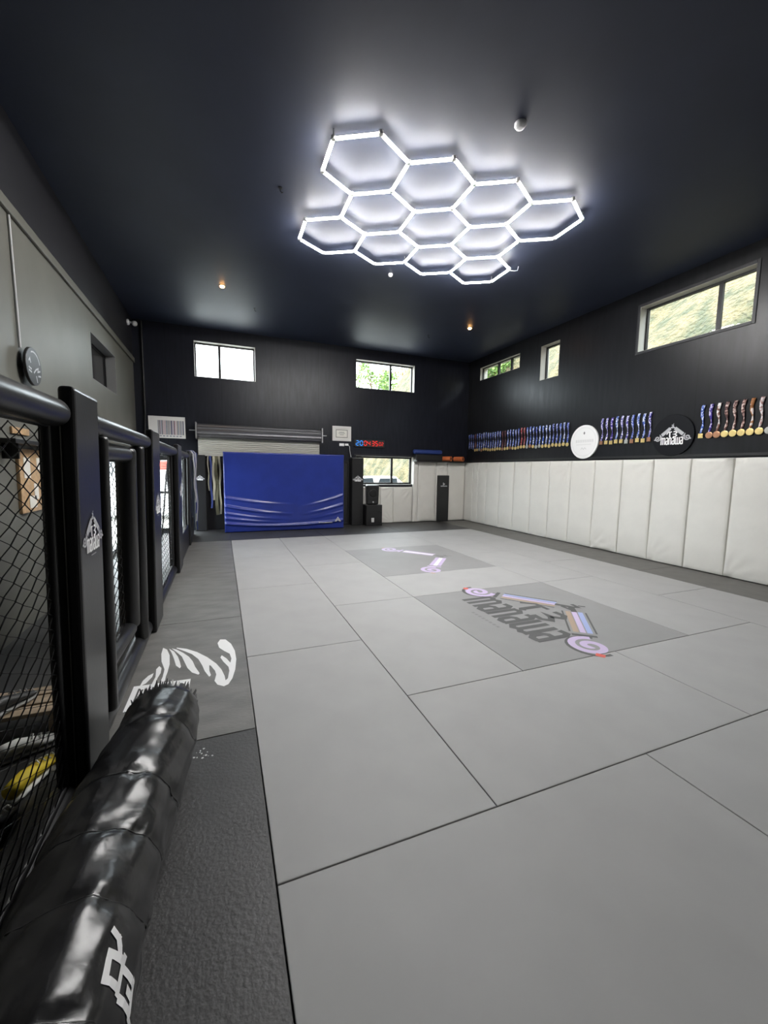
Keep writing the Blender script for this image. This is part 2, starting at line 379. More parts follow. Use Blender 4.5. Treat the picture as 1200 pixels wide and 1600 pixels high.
# ------------------------------------------------------------------ hexagon light grid
HR = .4683; CX, CY, HZ = 2.718, 5.128, 4.755
s3 = math.sqrt(3)
centres = [(CX + (i - 1.5) * s3 * HR, CY - 1.5 * HR) for i in range(4)] + [(CX + (i - 1) * s3 * HR, CY) for i in range(3)] + [(CX + (i - 1.5) * s3 * HR, CY + 1.5 * HR) for i in range(4)]
verts = {}; edges = set()
for (x, y) in centres:
    ks = []
    for k in range(6):
        a = PI / 6 + k * PI / 3; p = (round(x + HR * math.cos(a), 3), round(y + HR * math.sin(a), 3))
        key = next((q for q in verts if abs(q[0] - p[0]) < .01 and abs(q[1] - p[1]) < .01), None)
        if key is None: verts[p] = 1; key = p
        ks.append(key)
    for k in range(6): edges.add(tuple(sorted((ks[k], ks[(k + 1) % 6]))))
hx = thing('hexagon_ceiling_light', 'glowing white honeycomb of hexagon light tubes under black ceiling', 'light', (CX, CY, ZC))
for (a, b) in sorted(edges):
    A, B = V((*a, HZ)), V((*b, HZ)); d = (B - A).normalized()
    P, Q = A + d * .022, B - d * .022; sd = d.cross(V((0, 0, 1)))
    lens = MB(); n_ = 6; pr = []
    for k in range(n_ + 1):
        an = math.radians(-5) + math.radians(190) * k / n_; pr.append(sd * (.0165 * math.cos(an)) - V((0, 0, .0165 * math.sin(an))))
    lens.add([P + q for q in pr] + [Q + q for q in pr], [(k, k + 1, n_ + 2 + k, n_ + 1 + k) for k in range(n_)] + [tuple(range(n_ + 1)), tuple(range(2 * n_ + 1, n_, -1))], 0)
    lt_ = lens.build('light_tube', 'tube', hx)
    w0, w1 = sd * .0163, sd * .011; u0_, u1_ = V((0, 0, .0016)), V((0, 0, .0135))
    MB().hexa([P - w0 + u0_, Q - w0 + u0_, Q + w0 + u0_, P + w0 + u0_], [P - w1 + u1_, Q - w1 + u1_, Q + w1 + u1_, P + w1 + u1_]).build('tube_housing', 'frame_white', lt_)
for p in sorted(verts):
    MB().tube([V((*p, HZ - .015)), V((*p, HZ + .02))], .024, 10).build('tube_connector', 'frame_white', hx)
c = MB()
for p in [(1.1, 4.2), (4.36, 4.25), (1.1, 6.1), (4.37, 6.1), (2.73, 4.25), (2.73, 6.1)]:
    q = min(verts, key=lambda v: abs(v[0] - p[0]) + abs(v[1] - p[1])); c.tube([V((*q, HZ + .02)), V((*q, ZC))], .006, 6)
c.build('ceiling_clip', 'alu', hx)
MB().tube([(4.37, 5.63, HZ), (4.42, 5.58, HZ - .02), (4.50, 5.60, HZ + .01), (4.53, 5.62, ZC)], .006, 6).build('power_cord', 'white', hx)

def downlight(x, y, label):
    t = thing('downlight', label, 'ceiling light', (x, y, ZC), 'warm ceiling downlights')
    c = V((x, y, ZC)); MB().tube([c, c - V((0, 0, .006)), c - V((0, 0, .008))], [.055, .055, .042], 24).build('trim_ring', 'black_metal', t)
    MB().ell((x, y, ZC - .016), (.042, .042, .026)).build('lamp', 'lamp_warm', t)
    l = bpy.data.lights.new('downlight_beam', 'SPOT'); l.energy = 5; l.color = (1, .55, .25); l.spot_size = 1.9; l.spot_blend = .8; l.shadow_soft_size = .04
    lo = bpy.data.objects.new('downlight_beam', l); COL.objects.link(lo); lo.parent = t; lo.location = (0, 0, -.06)
downlight(.094, 8.30, 'lit amber downlight in the ceiling over the left rear window')
downlight(5.408, 8.32, 'lit amber downlight in the ceiling near the right rear corner')
def detector(x, y, r, label):
    b = MB(); c = V((x, y, ZC)); b.tube([c, c - V((0, 0, .02)), c - V((0, 0, .04)), c - V((0, 0, .045))], [r, r, r * .75, r * .4], 24)
    tag(b.build('smoke_detector', 'white'), label, 'smoke detector')
detector(2.72, 3.44, .055, 'round white smoke detector on ceiling nearer than the hexagon light')
detector(2.733, 6.674, .035, 'small pale sensor on ceiling just behind the hexagon light')
def hook(x, y, label):
    b = MB(); b.disc((x, y, ZC), (0, 0, -1), .025, .008, 12); b.tube([(x, y, ZC - .008), (x, y, ZC - .04), (x + .015, y, ZC - .055), (x + .03, y, ZC - .045)], .006, 6)
    tag(b.build('ceiling_hook', 'black_metal'), label, 'ceiling hook')
hook(.728, 5.241, 'small dark hook on ceiling left of the hexagon light')
hook(.724, 9.173, 'small dark hook on ceiling behind the left amber downlight')
hook(4.787, 9.19, 'small dark hook on ceiling behind the right amber downlight')
t = thing('security_camera', 'pale dome security camera at top of left wall near rear corner', 'camera', (XL, 10.45, 4.62))
MB().disc((XL, 10.45, 4.62), (1, 0, 0), .06, .04, 20, bev=.01).build('mount', 'white', t)
b = MB(); b.tube([(XL + .04, 10.45, 4.62), (XL + .11, 10.45, 4.62)], .02, 10); b.build('arm', 'white', t)
MB().ell((XL + .14, 10.43, 4.60), (.055, .055, .055)).build('dome', 'pale_grey_print', t)

# ------------------------------------------------------------------ floor mats
G = .0025
def fmat(x0, x1, y0, y1, m, label, group):
    o = MB().box((x0 + G, y0 + G, -.04), (x1 - G, y1 - G, 0)).build('floor_mat', m, loc=((x0 + x1) / 2, (y0 + y1) / 2, 0), bevel=.004)
    return tag(o, label, 'floor mat', group)
X0 = .151
c0, c1, c2, c4, c5, c6 = X0, X0 + 1, X0 + 2, X0 + 4, X0 + 5, X0 + 6.02
T0, T1, Tm, T3, T4, T5, T6 = 1.40, 2.39, 3.37, 4.35, 5.345, 6.33, 7.33
YE = 9.12
ords = ['nearest', 'second', 'third', 'fourth', 'fifth', 'sixth', 'seventh', 'eighth']
GG = 'grey floor mats'
lay = []
for i, (a, b_) in enumerate([(X0, c2), (c2, c4), (c4, c6)]):
    w = ['beside the left black border', 'in the middle of the floor', 'by the right black border'][i]
    lay.append((a, b_, -.6, T0, 'mat_grey', 'large grey floor mat in the nearest row, ' + w))
    lay.append((a, b_, -2.6, -.6, 'mat_grey', 'large grey floor mat in the row under the viewer, ' + w))
cl = [T0, Tm, T4, T6, YE]
for k in range(4): lay.append((X0, c1, cl[k], cl[k + 1], 'mat_grey', 'grey mat along the left black border, %s from the viewer past the wide row' % ords[k]))
lay.append((c1, c1 + 2, T0, T1, 'mat_grey', 'grey crosswise mat directly nearer than the large coloured logo mat'))
lay.append((c1 + 2, c5, T0, T1, 'mat_grey', 'grey crosswise mat to the right and nearer than the large coloured logo mat'))
lay.append((c5, c6, T0, Tm, 'mat_grey', 'grey mat against right black border in line with the near half of large logo'))
lay.append((c1, c2, T1, T3, 'mat_grey', 'grey lengthwise mat directly left of the large coloured logo mat'))
lay.append((c1, c2, T3, T5, 'mat_grey', 'grey lengthwise mat left of the plain strip between both logo mats'))
lay.append((c1, c2, T5, 8.2, 'mat_grey', 'grey lengthwise mat left of the far logo mat'))
lay.append((c1, c2, 8.2, YE, 'mat_grey', 'small grey mat before the right half of the blue crash mat'))
lay.append((c2, c4, T3, T4, 'mat_grey', 'grey crosswise mat between the two logo mats'))
lay.append((c2, c4, 7.34, 8.3, 'mat_grey', 'grey crosswise mat directly behind the far logo mat'))
lay.append((c2, c4, 8.3, YE, 'mat_grey', 'grey crosswise mat in last row before the black speaker'))
lay.append((c4, c5, T1, T3, 'mat_grey', 'grey lengthwise mat directly right of the large coloured logo mat'))
lay.append((c5, c6, Tm, T4, 'mat_grey', 'grey mat along right black border in line with the far half of large logo'))
for k, (a, b_) in enumerate([(T3, T5), (T5, 8.3), (8.3, YE)]): lay.append((c4, c5, a, b_, 'mat_grey', 'grey mat right of the far logo mat column, %s from the large logo' % ords[k]))
for k, (a, b_) in enumerate([(T4, 7.3), (7.3, YE)]): lay.append((c5, c6, a, b_, 'mat_grey', 'grey mat along right black border, %s from the far corner' % ['second', 'nearest'][k]))
for l in lay: fmat(*l, GG)
big = fmat(c2, c4, T1, T3, 'mat_logo', 'darker grey square mat with large coloured TE manawa logo, nearer one', 'logo floor mats')
far = fmat(c2, c4, T4, 7.34, 'mat_logo', 'darker grey square mat with lilac striped logo, farther one', 'logo floor mats')
BG = 'black border mats'
lb = [-2.0, .4, T1, 4.36, 6.30, 8.25, YE]
names = ['black textured border mat at left, behind the viewer', 'black textured border mat beside the black punching bag', 'dark border mat with white fern print by the cage gate', 'dark left border mat just beyond the fern print mat',
         'dark left border mat before the far fence post', 'dark left border mat nearest the black hanging belts']
border = []
for k in range(6): border.append(fmat(-.85, X0, lb[k], lb[k + 1], 'mat_black' if k < 2 else 'mat_charcoal', names[k], BG))
rb = [-2.0, .35, 2.36, 4.37, 6.1, 8.1, 10.78]
for k in range(6): fmat(c6, 7.13, rb[k], rb[k + 1], 'mat_dark', 'dark border mat along the white right wall pads, %s from the viewer' % ords[k], BG)
fb = [-.85, .15, 2.15, 4.15, c6]
for k in range(4): fmat(fb[k], fb[k + 1], YE, 10.88, 'mat_black', ['black far border mat under the hanging belts', 'black far border mat under the blue crash mat', 'black far border mat under the speaker', 'black far border mat before the tall black pad'][k], BG)

# ------------------------------------------------------------------ the emblem and its lettering
GLY = {
 'm': (.80, [[(.08, 0), (.08, 1)], [(.08, .9), (.22, .98), (.38, .88), (.38, 0)], [(.38, .9), (.54, .98), (.70, .88), (.70, 0)]]),
 'n': (.52, [[(.08, 0), (.08, 1)], [(.08, .9), (.24, .98), (.40, .88), (.40, 0)]]),
 'a': (.52, [[(.06, .95), (.30, .98), (.40, .86), (.40, 0)], [(.40, .52), (.18, .52), (.08, .42), (.08, .14), (.18, .04), (.40, .06)]]),
 'w': (.80, [[(.08, 1), (.08, .12), (.22, .03), (.38, .12)], [(.38, 1), (.38, .12), (.54, .03), (.70, .12)], [(.70, 1), (.70, 0)]]),
}
def logo(O, R, U, N, s, pal, parent, lift=.0012, small=True):
    """emblem about 2 units wide: sloping carved boards with koru ends, TE between them, manawa below"""
    fr = frame(O, R, U, N, s)
    L = MB(); x = -.64; k = 1.28 / (sum(GLY[c][0] for c in 'manawa'))
    for c in 'manawa':
        w, st = GLY[c]
        for q in st: L.ribbon2(fr, [(x + p[0] * k, -.44 + p[1] * .40) for p in q], .185 * k, 0, lift)
        x += w * k
    L.ribbon2(fr, [(-.32, .15), (-.22, .29), (-.02, .29)], .05, 0, lift)
    L.ribbon2(fr, [(-.14, .28), (-.14, .03), (-.10, .0)], .075, 0, lift)
    L.ribbon2(fr, [(.06, .29), (.19, .30), (.25, .23), (.17, .155), (.07, .15), (.17, .14), (.25, .07), (.18, .0), (.05, .01)], .065, 0, lift)
    if small:
        for q in range(8): L.ribbon2(fr, [(-.24 + q * .06, -.56), (-.20 + q * .06, -.56)], .035, 1, lift)
    L.build('logo_lettering', [pal['text'], pal['small']], parent)
    E = MB(); ms = [pal['b1'], pal['b2'], pal['b3'], pal['line'], pal['spiral'], pal['red']]
    for sg in (-1, 1):
        a, b_ = V((.13, .50)), V((.60, .12)); d = (b_ - a).normalized(); n = V((-d.y, d.x))
        if n.y < 0: n = -n
        f2 = lambda p: (sg * p.x, p.y)
        for j, off in enumerate((.062, .0, -.062)):
            E.ribbon2(fr, [f2(a + n * off), f2(b_ + n * off)], .050 if pal['outline'] else .064, j, lift)
        if pal['outline']:
            for off in (.118, -.118): E.ribbon2(fr, [f2(a + n * off), f2(b_ + n * off)], .018, 3, lift)
        g = b_ + d * .07
        E.ribbon2(fr, [f2(g + n * .11), f2(g - n * .11)], .045, 4 if not pal['outline'] else 3, lift)
        E.ribbon2(fr, [f2(g + n * .03 + d * .055), f2(g - n * .07 + d * .055)], .05, 5, lift)
        c = V((.84, -.06)); pts = []
        for q in range(40):
            t_ = q / 39; an = 2.3 + t_ * 2 * PI * 1.6; r_ = .155 * (1 - t_) + .02; pts.append((sg * (c.x + r_ * math.cos(an) * 1.05), c.y + r_ * math.sin(an)))
        if pal['outline']: E.ribbon2(fr, [(sg * (c.x + .19 * math.cos(q * PI / 12 + 2.2) * 1.03), c.y + .19 * math.sin(q * PI / 12 + 2.2)) for q in range(17)], .035, 3, lift)
        E.ribbon2(fr, pts, .062, 4, lift + .0002)
        E.ribbon2(fr, [(sg * (c.x + .14), c.y - .10), (sg * (c.x + .20), c.y - .06)], .06, 5, lift + .0004)
    E.ribbon2(fr, [(-.14, .50), (0, .60), (.14, .50)], .06, 3, lift); E.ribbon2(fr, [(-.07, .68), (.04, .66), (.0, .58), (.07, .52), (-.06, .52)], .045, 3, lift + .0003)
    E.ribbon2(fr, [(.0, .70), (.05, .76)], .03, 3, lift + .0003)
    E.build('logo_emblem', ms, parent)
PC = dict(text='dark_print', small='grey_print', b1='blue_print', b2='lilac', b3='tan_print', line='dark_print', spiral='lilac', red='red_print', outline=True)
PW = dict(text='white', small='pale_grey_print', b1='silver_print', b2='silver_print', b3='silver_print', line='silver_print', spiral='silver_print', red='silver_print', outline=False)
PL = dict(text='mat_logo', small='mat_logo', b1='lilac', b2='white', b3='lilac', line='grey_print', spiral='lilac', red='tan_print', outline=False)
logo((3.10, 3.40, 0), (0, -1, 0), (1, 0, 0), (0, 0, 1), 1.02, PC, big)
logo((3.08, 6.32, 0), (0, -1, 0), (1, 0, 0), (0, 0, 1), 1.02, PL, far, small=False)

# fern, printed label and scuffs on the left border mat
FERN = [[(-.052,3.81),(-.007,3.794),(.038,3.68),(.065,3.522),(.071,3.358),(.058,3.182),(.034,3.048),(.006,2.972),(-.024,2.952),(-.067,2.99),(-.088,3.054),(-.077,3.149),(-.087,3.214),(-.12,3.313),(-.13,3.321),(-.127,3.229),(-.114,3.152),(-.125,3.13),(-.159,3.231),(-.181,3.336),(-.215,3.463),(-.268,3.575),(-.333,3.662),(-.398,3.74),(-.399,3.757),(-.316,3.7),(-.231,3.604),(-.148,3.474),(-.079,3.332),(-.041,3.219),(-.019,3.107),(-.013,3.036),(.003,3.059),(.015,3.177),(.01,3.243),(-.027,3.347),(-.049,3.431),(-.039,3.471),(-.002,3.397),(.025,3.31),(.034,3.383),(.023,3.478),(-.021,3.553),(-.06,3.633),(-.073,3.734)],
[(-.438,3.755),(-.396,3.716),(-.34,3.631),(-.29,3.538),(-.256,3.443),(-.231,3.332),(-.194,3.212),(-.201,3.191),(-.248,3.243),(-.285,3.33),(-.31,3.428),(-.343,3.558),(-.391,3.662)],
[(-.458,3.757),(-.412,3.683),(-.373,3.569),(-.35,3.466),(-.333,3.369),(-.34,3.346),(-.372,3.406),(-.397,3.53),(-.429,3.664)],
[(-.506,3.79),(-.471,3.743),(-.438,3.617),(-.42,3.446),(-.42,3.316),(-.424,3.237),(-.421,3.14),(-.454,3.142),(-.445,3.245),(-.447,3.368),(-.485,3.515),(-.505,3.666)],
[(-.491,3.439),(-.471,3.399),(-.466,3.313),(-.478,3.237),(-.479,3.152),(-.504,3.161),(-.494,3.262),(-.506,3.39)],
[(-.515,3.331),(-.516,3.27),(-.544,3.185),(-.578,3.152),(-.571,3.233),(-.545,3.301)]]
fl = frame((0, 0, 0), (1, 0, 0), (0, 1, 0), (0, 0, 1))
b = MB()
for q in FERN: b.poly2(fl, q, 0, .001)
b.build('fern_print', 'white', border[2])
b = MB(); b.poly2(fl, [(-.62, 2.84), (-.255, 2.87), (-.25, 3.145), (-.615, 3.165)], 0, .0014)
for k in range(9): b.poly2(fl, [(-.585 + k * .022, 2.9), (-.573 + k * .022, 2.9), (-.567 + k * .022, 3.12 - .02 * (k % 3)), (-.58 + k * .022, 3.12 - .02 * (k % 3))], 1, .002)
b.poly2(fl, [(-.315 + .04 * math.cos(a * PI / 12), 3.02 + .085 * math.sin(a * PI / 12)) for a in range(24)], 1, .002)
b.ribbon2(fl, [(-.335, 3.0), (-.32, 3.05), (-.315, 3.0), (-.305, 3.05), (-.295, 3.0)], .007, 0, .0026)
b.build('printed_label', ['white', 'dark_print'], border[2])
b = MB()
for k in range(14):
    x, y = -.14 + random.gauss(0, .035), 2.26 + random.gauss(0, .03); r_ = random.uniform(.003, .008)
    b.poly2(fl, [(x + r_ * math.cos(a) * random.uniform(.5, 1.3), y + r_ * math.sin(a) * random.uniform(.5, 1.3)) for a in [q * PI / 3 for q in range(6)]], 0, .001)
b.build('white_scuff', 'pale_grey_print', border[1])

# ------------------------------------------------------------------ cage fence on the left
FX = -.66
def post(y0, y1, zt, label, lg=None):
    t = thing('padded_post', label, 'fence post', (FX, (y0 + y1) / 2, 0), 'padded cage posts')
    b = MB(); b.hexa([(-.66, y0, 0), (-.60, y0, 0), (-.60, y1, 0), (-.66, y1, 0)], [(-.625, y0, zt), (-.564, y0, zt), (-.564, y1, zt), (-.625, y1, zt)])
    b.build('post_pad', 'black_vinyl', t, bevel=.018, seg=3)
    q = MB(); q.hexa([(-.74, y0 + .05, 0), (-.66, y0 + .05, 0), (-.66, y1 - .05, 0), (-.74, y1 - .05, 0)], [(-.71, y0 + .05, zt - .05), (-.63, y0 + .05, zt - .05), (-.63, y1 - .05, zt - .05), (-.71, y1 - .05, zt - .05)])
    q.build('steel_post', 'black_metal', t)
    if lg:
        z = lg; x = -.60 + .0195 * z
        logo((x, (y0 + y1) / 2, z), (0, 1, 0), (.0195, 0, 1), (1, 0, 0), .155 if y0 < 3 else .17, PW, t, lift=.003)
post(-.25, .12, 1.88, 'black padded cage post beside the viewer')
post(2.09, 2.45, 1.88, 'black padded cage post nearest the punching bag, white logo', 1.22)
post(4.17, 4.62, 1.88, 'black padded cage post beyond the gate', 1.18)
post(6.47, 7.0, 1.87, 'black padded cage post before the far solid kick panel', 1.2)
post(8.75, 9.25, 1.86, 'last black padded cage post, beside the hanging belts')
def chain(y0, y1, z0, z1, x, p=.064, r=.0026):
    b = MB(); n = int((y1 - y0) / p); h = p * 1.02
    m_ = int((z1 - z0) / h * 2) + 1
    for i in range(n + 1):
        yc = y0 + i * p; pts = []
        for k in range(m_):
            z = z0 + k * h / 2; sgn = 1 if (k + i) % 2 == 0 else -1
            yy = yc + sgn * p * .54
            if yy < y0 - .01 or yy > y1 + .01: yy = min(max(yy, y0), y1)
            pts.append((x + (.0028 if (k // 1) % 2 == 0 else -.0028), yy, z))
        b.tube(pts, r, 4, False)
    return b
def bay(y0, y1, label, mesh=True, kick=0., base=True):
    t = thing('cage_fence', label, 'cage fence panel', (FX, (y0 + y1) / 2, 0), 'chain link cage panels')
    MB().roll((-.632, y0, 1.765), (-.632, y1, 1.765), .058, 24).build('top_roll', 'black_vinyl', t)
    if base: MB().roll((-.695, y0, .065), (-.695, y1, .065), .062, 24).build('base_roll', 'black_vinyl', t)
    f = MB()
    for yy in (y0 + .03, y1 - .03): f.tube([(-.69, yy, 0), (-.66, yy, 1.74)], .02, 10)
    for z in (.12, 1.72): f.tube([(-.69 + z * .018, y0 + .03, z), (-.69 + z * .018, y1 - .03, z)], .02, 10)
    f.build('pipe_frame', 'black_metal', t)
    if mesh: chain(y0 + .04, y1 - .04, max(.1, kick), 1.73, -.675).build('chain_mesh', 'wire', t)
    if kick: MB().box((-.69, y0, .0), (-.63, y1, kick)).build('kick_pad', 'black_vinyl', t, bevel=.015)
    return t
bay(.12, 2.09, 'chain link cage panel behind the long black punching bag')
bay(4.62, 6.47, 'chain link cage panel between second and third posts past the gate', True)
bay(7.0, 8.75, 'chain link cage panel with solid black kick pad', True, .42, False)
bay(9.25, 10.25, 'short cage panel beside the last post at the rear', True, .42, False)
# gate bay
t = thing('gate_frame', 'padded black frame around the cage gate with threshold roll', 'gate frame', (FX, 3.3, 0))
MB().roll((-.632, 2.45, 1.765), (-.632, 4.17, 1.765), .058, 24).build('top_roll', 'black_vinyl', t)
MB().roll((-.695, 2.45, .07), (-.695, 4.17, .07), .068, 24).build('threshold_roll', 'black_vinyl', t)
MB().roll((-.64, 2.66, .13), (-.615, 2.66, 1.71), .040, 20).build('jamb_roll', 'black_vinyl', t)
MB().roll((-.66, 3.80, .10), (-.63, 3.80, 1.71), .052, 20).build('jamb_roll', 'black_vinyl', t)
chain(3.86, 4.16, .14, 1.7, -.69).build('chain_mesh', 'wire', t)
t = thing('cage_gate', 'padded black chain link gate between two cage posts', 'gate', (FX, 3.1, .25))
MB().roll((-.68, 3.48, .33), (-.65, 3.48, 1.68), .068, 20).build('gate_stile', 'black_vinyl', t)
MB().roll((-.70, 2.74, .33), (-.67, 2.74, 1.68), .05, 20).build('gate_stile', 'black_vinyl', t)
MB().roll((-.70, 2.76, .33), (-.68, 3.46, .33), .055, 20).build('gate_rail', 'black_vinyl', t)
MB().roll((-.68, 2.76, 1.63), (-.65, 3.46, 1.63), .055, 20).build('gate_rail', 'black_vinyl', t)
chain(2.80, 3.42, .38, 1.6, -.69).build('chain_mesh', 'wire', t)

# belts hanging on the last post
def strap(pts, w, th, m, label, name='belt', cat='belt', group=None):
    b = MB(); P = [V(p) for p in pts]; n = len(P)
    Lv = []
    for i, p in enumerate(P):
        side = V((math.cos(i * .35) * .3, 1, 0)).normalized() * (w / 2); nn = V((1, 0, 0)) * (th / 2)
        Lv += [p - side - nn, p + side - nn, p + side + nn, p - side + nn]
    fs = []
    for i in range(n - 1):
        for k in range(4): fs.append((i * 4 + k, i * 4 + (k + 1) % 4, i * 4 + 4 + (k + 1) % 4, i * 4 + 4 + k))
    fs += [(3, 2, 1, 0), tuple((n - 1) * 4 + k for k in range(4))]
    b.add(Lv, fs); return tag(b.build(name, m, loc=P[0]), label, cat, group)
def hang(x, y, zt, zb, w=.012): return [(x + w * math.sin(k * 1.1 + y * 9), y + w * math.sin(k * .8), zt + (zb - zt) * k / 10) for k in range(11)]
gB = 'belts hung on the last cage post'
def xf(z): return -.60 + .0195 * z + .03
strap([(-.63, 8.93, 1.87), (-.55, 8.93, 1.88)] + hang(-.50, 8.94, 1.83, .62), .06, .02, 'navy_belt', 'navy blue belt draped over the last cage post', group=gB)
strap([(-.63, 9.06, 1.87), (-.54, 9.06, 1.88)] + hang(-.49, 9.06, 1.83, .45), .04, .02, 'white_belt', 'white belt draped over the last cage post, longest one', group=gB)
strap([(-.63, 8.83, 1.87), (-.55, 8.83, 1.87)] + hang(-.50, 8.83, 1.80, .85), .04, .02, 'white_belt', 'shorter white belt nearest the viewer on the last cage post', group=gB)
strap([(-.63, 9.19, 1.87), (-.54, 9.19, 1.88)] + hang(-.49, 9.19, 1.83, .25), .05, .02, 'navy_belt', 'dark navy belt hanging farthest on the last cage post', group=gB)

# ------------------------------------------------------------------ heavy bag
RB = .192
def bag_c(y):
    if y < 1.3: return V((-.435, y, RB))
    k = (y - 1.3) / 1.0; return V((-.435 + .10 * k * k * (3 - 2 * k) if k < 1 else -.335, y, RB))
SEAM = [.28, .62, .95, 1.22, 1.46, 1.72, 2.08]
Y0, Y1 = -.1, 2.42
def bag_r(y, a):
    r_ = RB
    d = min(abs(y - s_) for s_ in SEAM)
    r_ -= .006 * math.exp(-(d / .014) ** 2)
    r_ += .004 * math.sin(PI * min(1, d / .13)) - .001
    wr = math.exp(-(d / .07) ** 2)
    r_ += wr * .007 * math.sin(9 * a + 31 * y) * math.sin(3 * a + 1.3)
    r_ += .006 * math.sin(2 * a + 5.3 * y) + .003 * math.sin(5 * a - 9 * y) + .0032 * math.sin(17 * y + 7 * a) * math.sin(11 * a + 5)
    e = (Y1 - y)
    if e < .10: r_ *= math.sqrt(max(0, 1 - ((.10 - e) / .10) ** 2)) * .42 + .58
    return r_
def bag_p(y, a, lift=0):
    c = bag_c(y); r_ = bag_r(y, a) + lift; p = V((c.x + r_ * math.cos(a), y, c.z + r_ * math.sin(a) * (.96)))
    p.z = max(p.z, .002); p.x = max(p.x, -.585); return p
bag = thing('punching_bag', 'long glossy black punching bag lying against the cage fence', 'punching bag', (-.42, 1.2, 0))
NY, NA = 150, 64
b = MB(); vs = []; fs = []
ys = [Y0 + (Y1 - Y0) * i / NY for i in range(NY + 1)]
for y in ys:
    for k in range(NA): vs.append(bag_p(y, 2 * PI * k / NA))
for i in range(NY):
    for k in range(NA): fs.append((i * NA + k, (i + 1) * NA + k, (i + 1) * NA + (k + 1) % NA, i * NA + (k + 1) % NA))
b.add(vs, fs, 0, True)
for end, sgn in ((Y0, -1), (Y1, 1)):
    c = bag_c(end); ring = [bag_p(end, 2 * PI * k / NA) for k in range(NA)]
    rings = [ring] + [[c + (p - c) * q + V((0, sgn * (.012 - .03 * (1 - q) + .008 * (1 - q) * math.sin(k * 1.57)), 0)) for k, p in enumerate(ring)] for q in (.8, .5, .2)]
    vv = [p for rg in rings for p in rg]; ff_ = []
    for i in range(3):
        for k in range(NA):
            q = (i * NA + k, i * NA + (k + 1) % NA, (i + 1) * NA + (k + 1) % NA, (i + 1) * NA + k); ff_.append(q if sgn < 0 else q[::-1])
    b.add(vv, ff_, 0, True); b.add(rings[-1], [tuple(range(NA))], 0)
b.build('bag_body', 'bag_vinyl', bag)
for s_ in SEAM: MB().tube([bag_p(s_, 2 * PI * k / 48, .001) for k in range(48)], .0028, 5, closed=True).build('seam_welt', 'black_plastic', bag)
# gathered fringe at the far end
b = MB(); c = bag_c(Y1)
for k in range(46):
    a = .05 + PI * .95 * k / 45; p = bag_p(Y1 - .03, a, .002); d = V((math.cos(a), 0, math.sin(a)))
    l = random.uniform(.035, .075); tp = p + V((0, l * .85, 0)) + d * random.uniform(-.005, .02) + V((random.uniform(-.012, .012), 0, 0))
    s_ = V((-math.sin(a), 0, math.cos(a))) * .007
    b.add([p - s_, p + s_, tp + s_ * .3, tp - s_ * .3, p - s_ - d * .006, p + s_ - d * .006], [(0, 1, 2, 3), (5, 4, 3, 2), (0, 3, 4), (1, 5, 2)])
b.build('gathered_fringe', 'black_vinyl', bag)
# white lettering round the bag: ...ER read from the floor side over the top
b = MB()
def bagstroke(pts, w):
    for (p, q) in zip(pts[:-1], pts[1:]):
        P, Q = V(p), V(q); d = (Q - P); n = max(1, int(d.length / .25)); dn = d.normalized(); e = V((-dn.y, dn.x)) * w / 2; P = P - dn * w * .45; Q = Q + dn * w * .45; d = Q - P
        for i in range(n):
            A_, B_ = P + d * (i / n), P + d * ((i + 1) / n)
            b.add([lt(A_ - e), lt(B_ - e), lt(B_ + e), lt(A_ + e)], [(0, 1, 2, 3)])
W_ = .29
def lt(p):   # p.x along the reading direction (round the bag, towards its top), p.y letter height (towards the viewer)
    return bag_p(1.095 - p.y * .072, math.radians(29.5 + p.x * 17), .0016)
bagstroke([(0, 0), (0, 1)], W_); bagstroke([(0, .92), (.85, .92), (.85, .1), (0, .1)], W_); bagstroke([(.3, .05), (.62, -.42), (.98, -.55)], W_ * .8)
def lt(p): return bag_p(1.082 - p.y * .072, math.radians(8.5 + p.x * 18), .0016)
bagstroke([(0, 0), (0, 1)], W_); bagstroke([(0, .92), (.95, .92)], W_); bagstroke([(0, .5), (.5, .5)], W_); bagstroke([(0, .08), (.95, .08)], W_)
def lt(p): return bag_p(1.07 - p.y * .072, math.radians(-13 + p.x * 18), .0016)
bagstroke([(0, 0), (0, 1)], W_); bagstroke([(0, .92), (.95, .92)], W_)
b.build('white_lettering', 'white', bag)

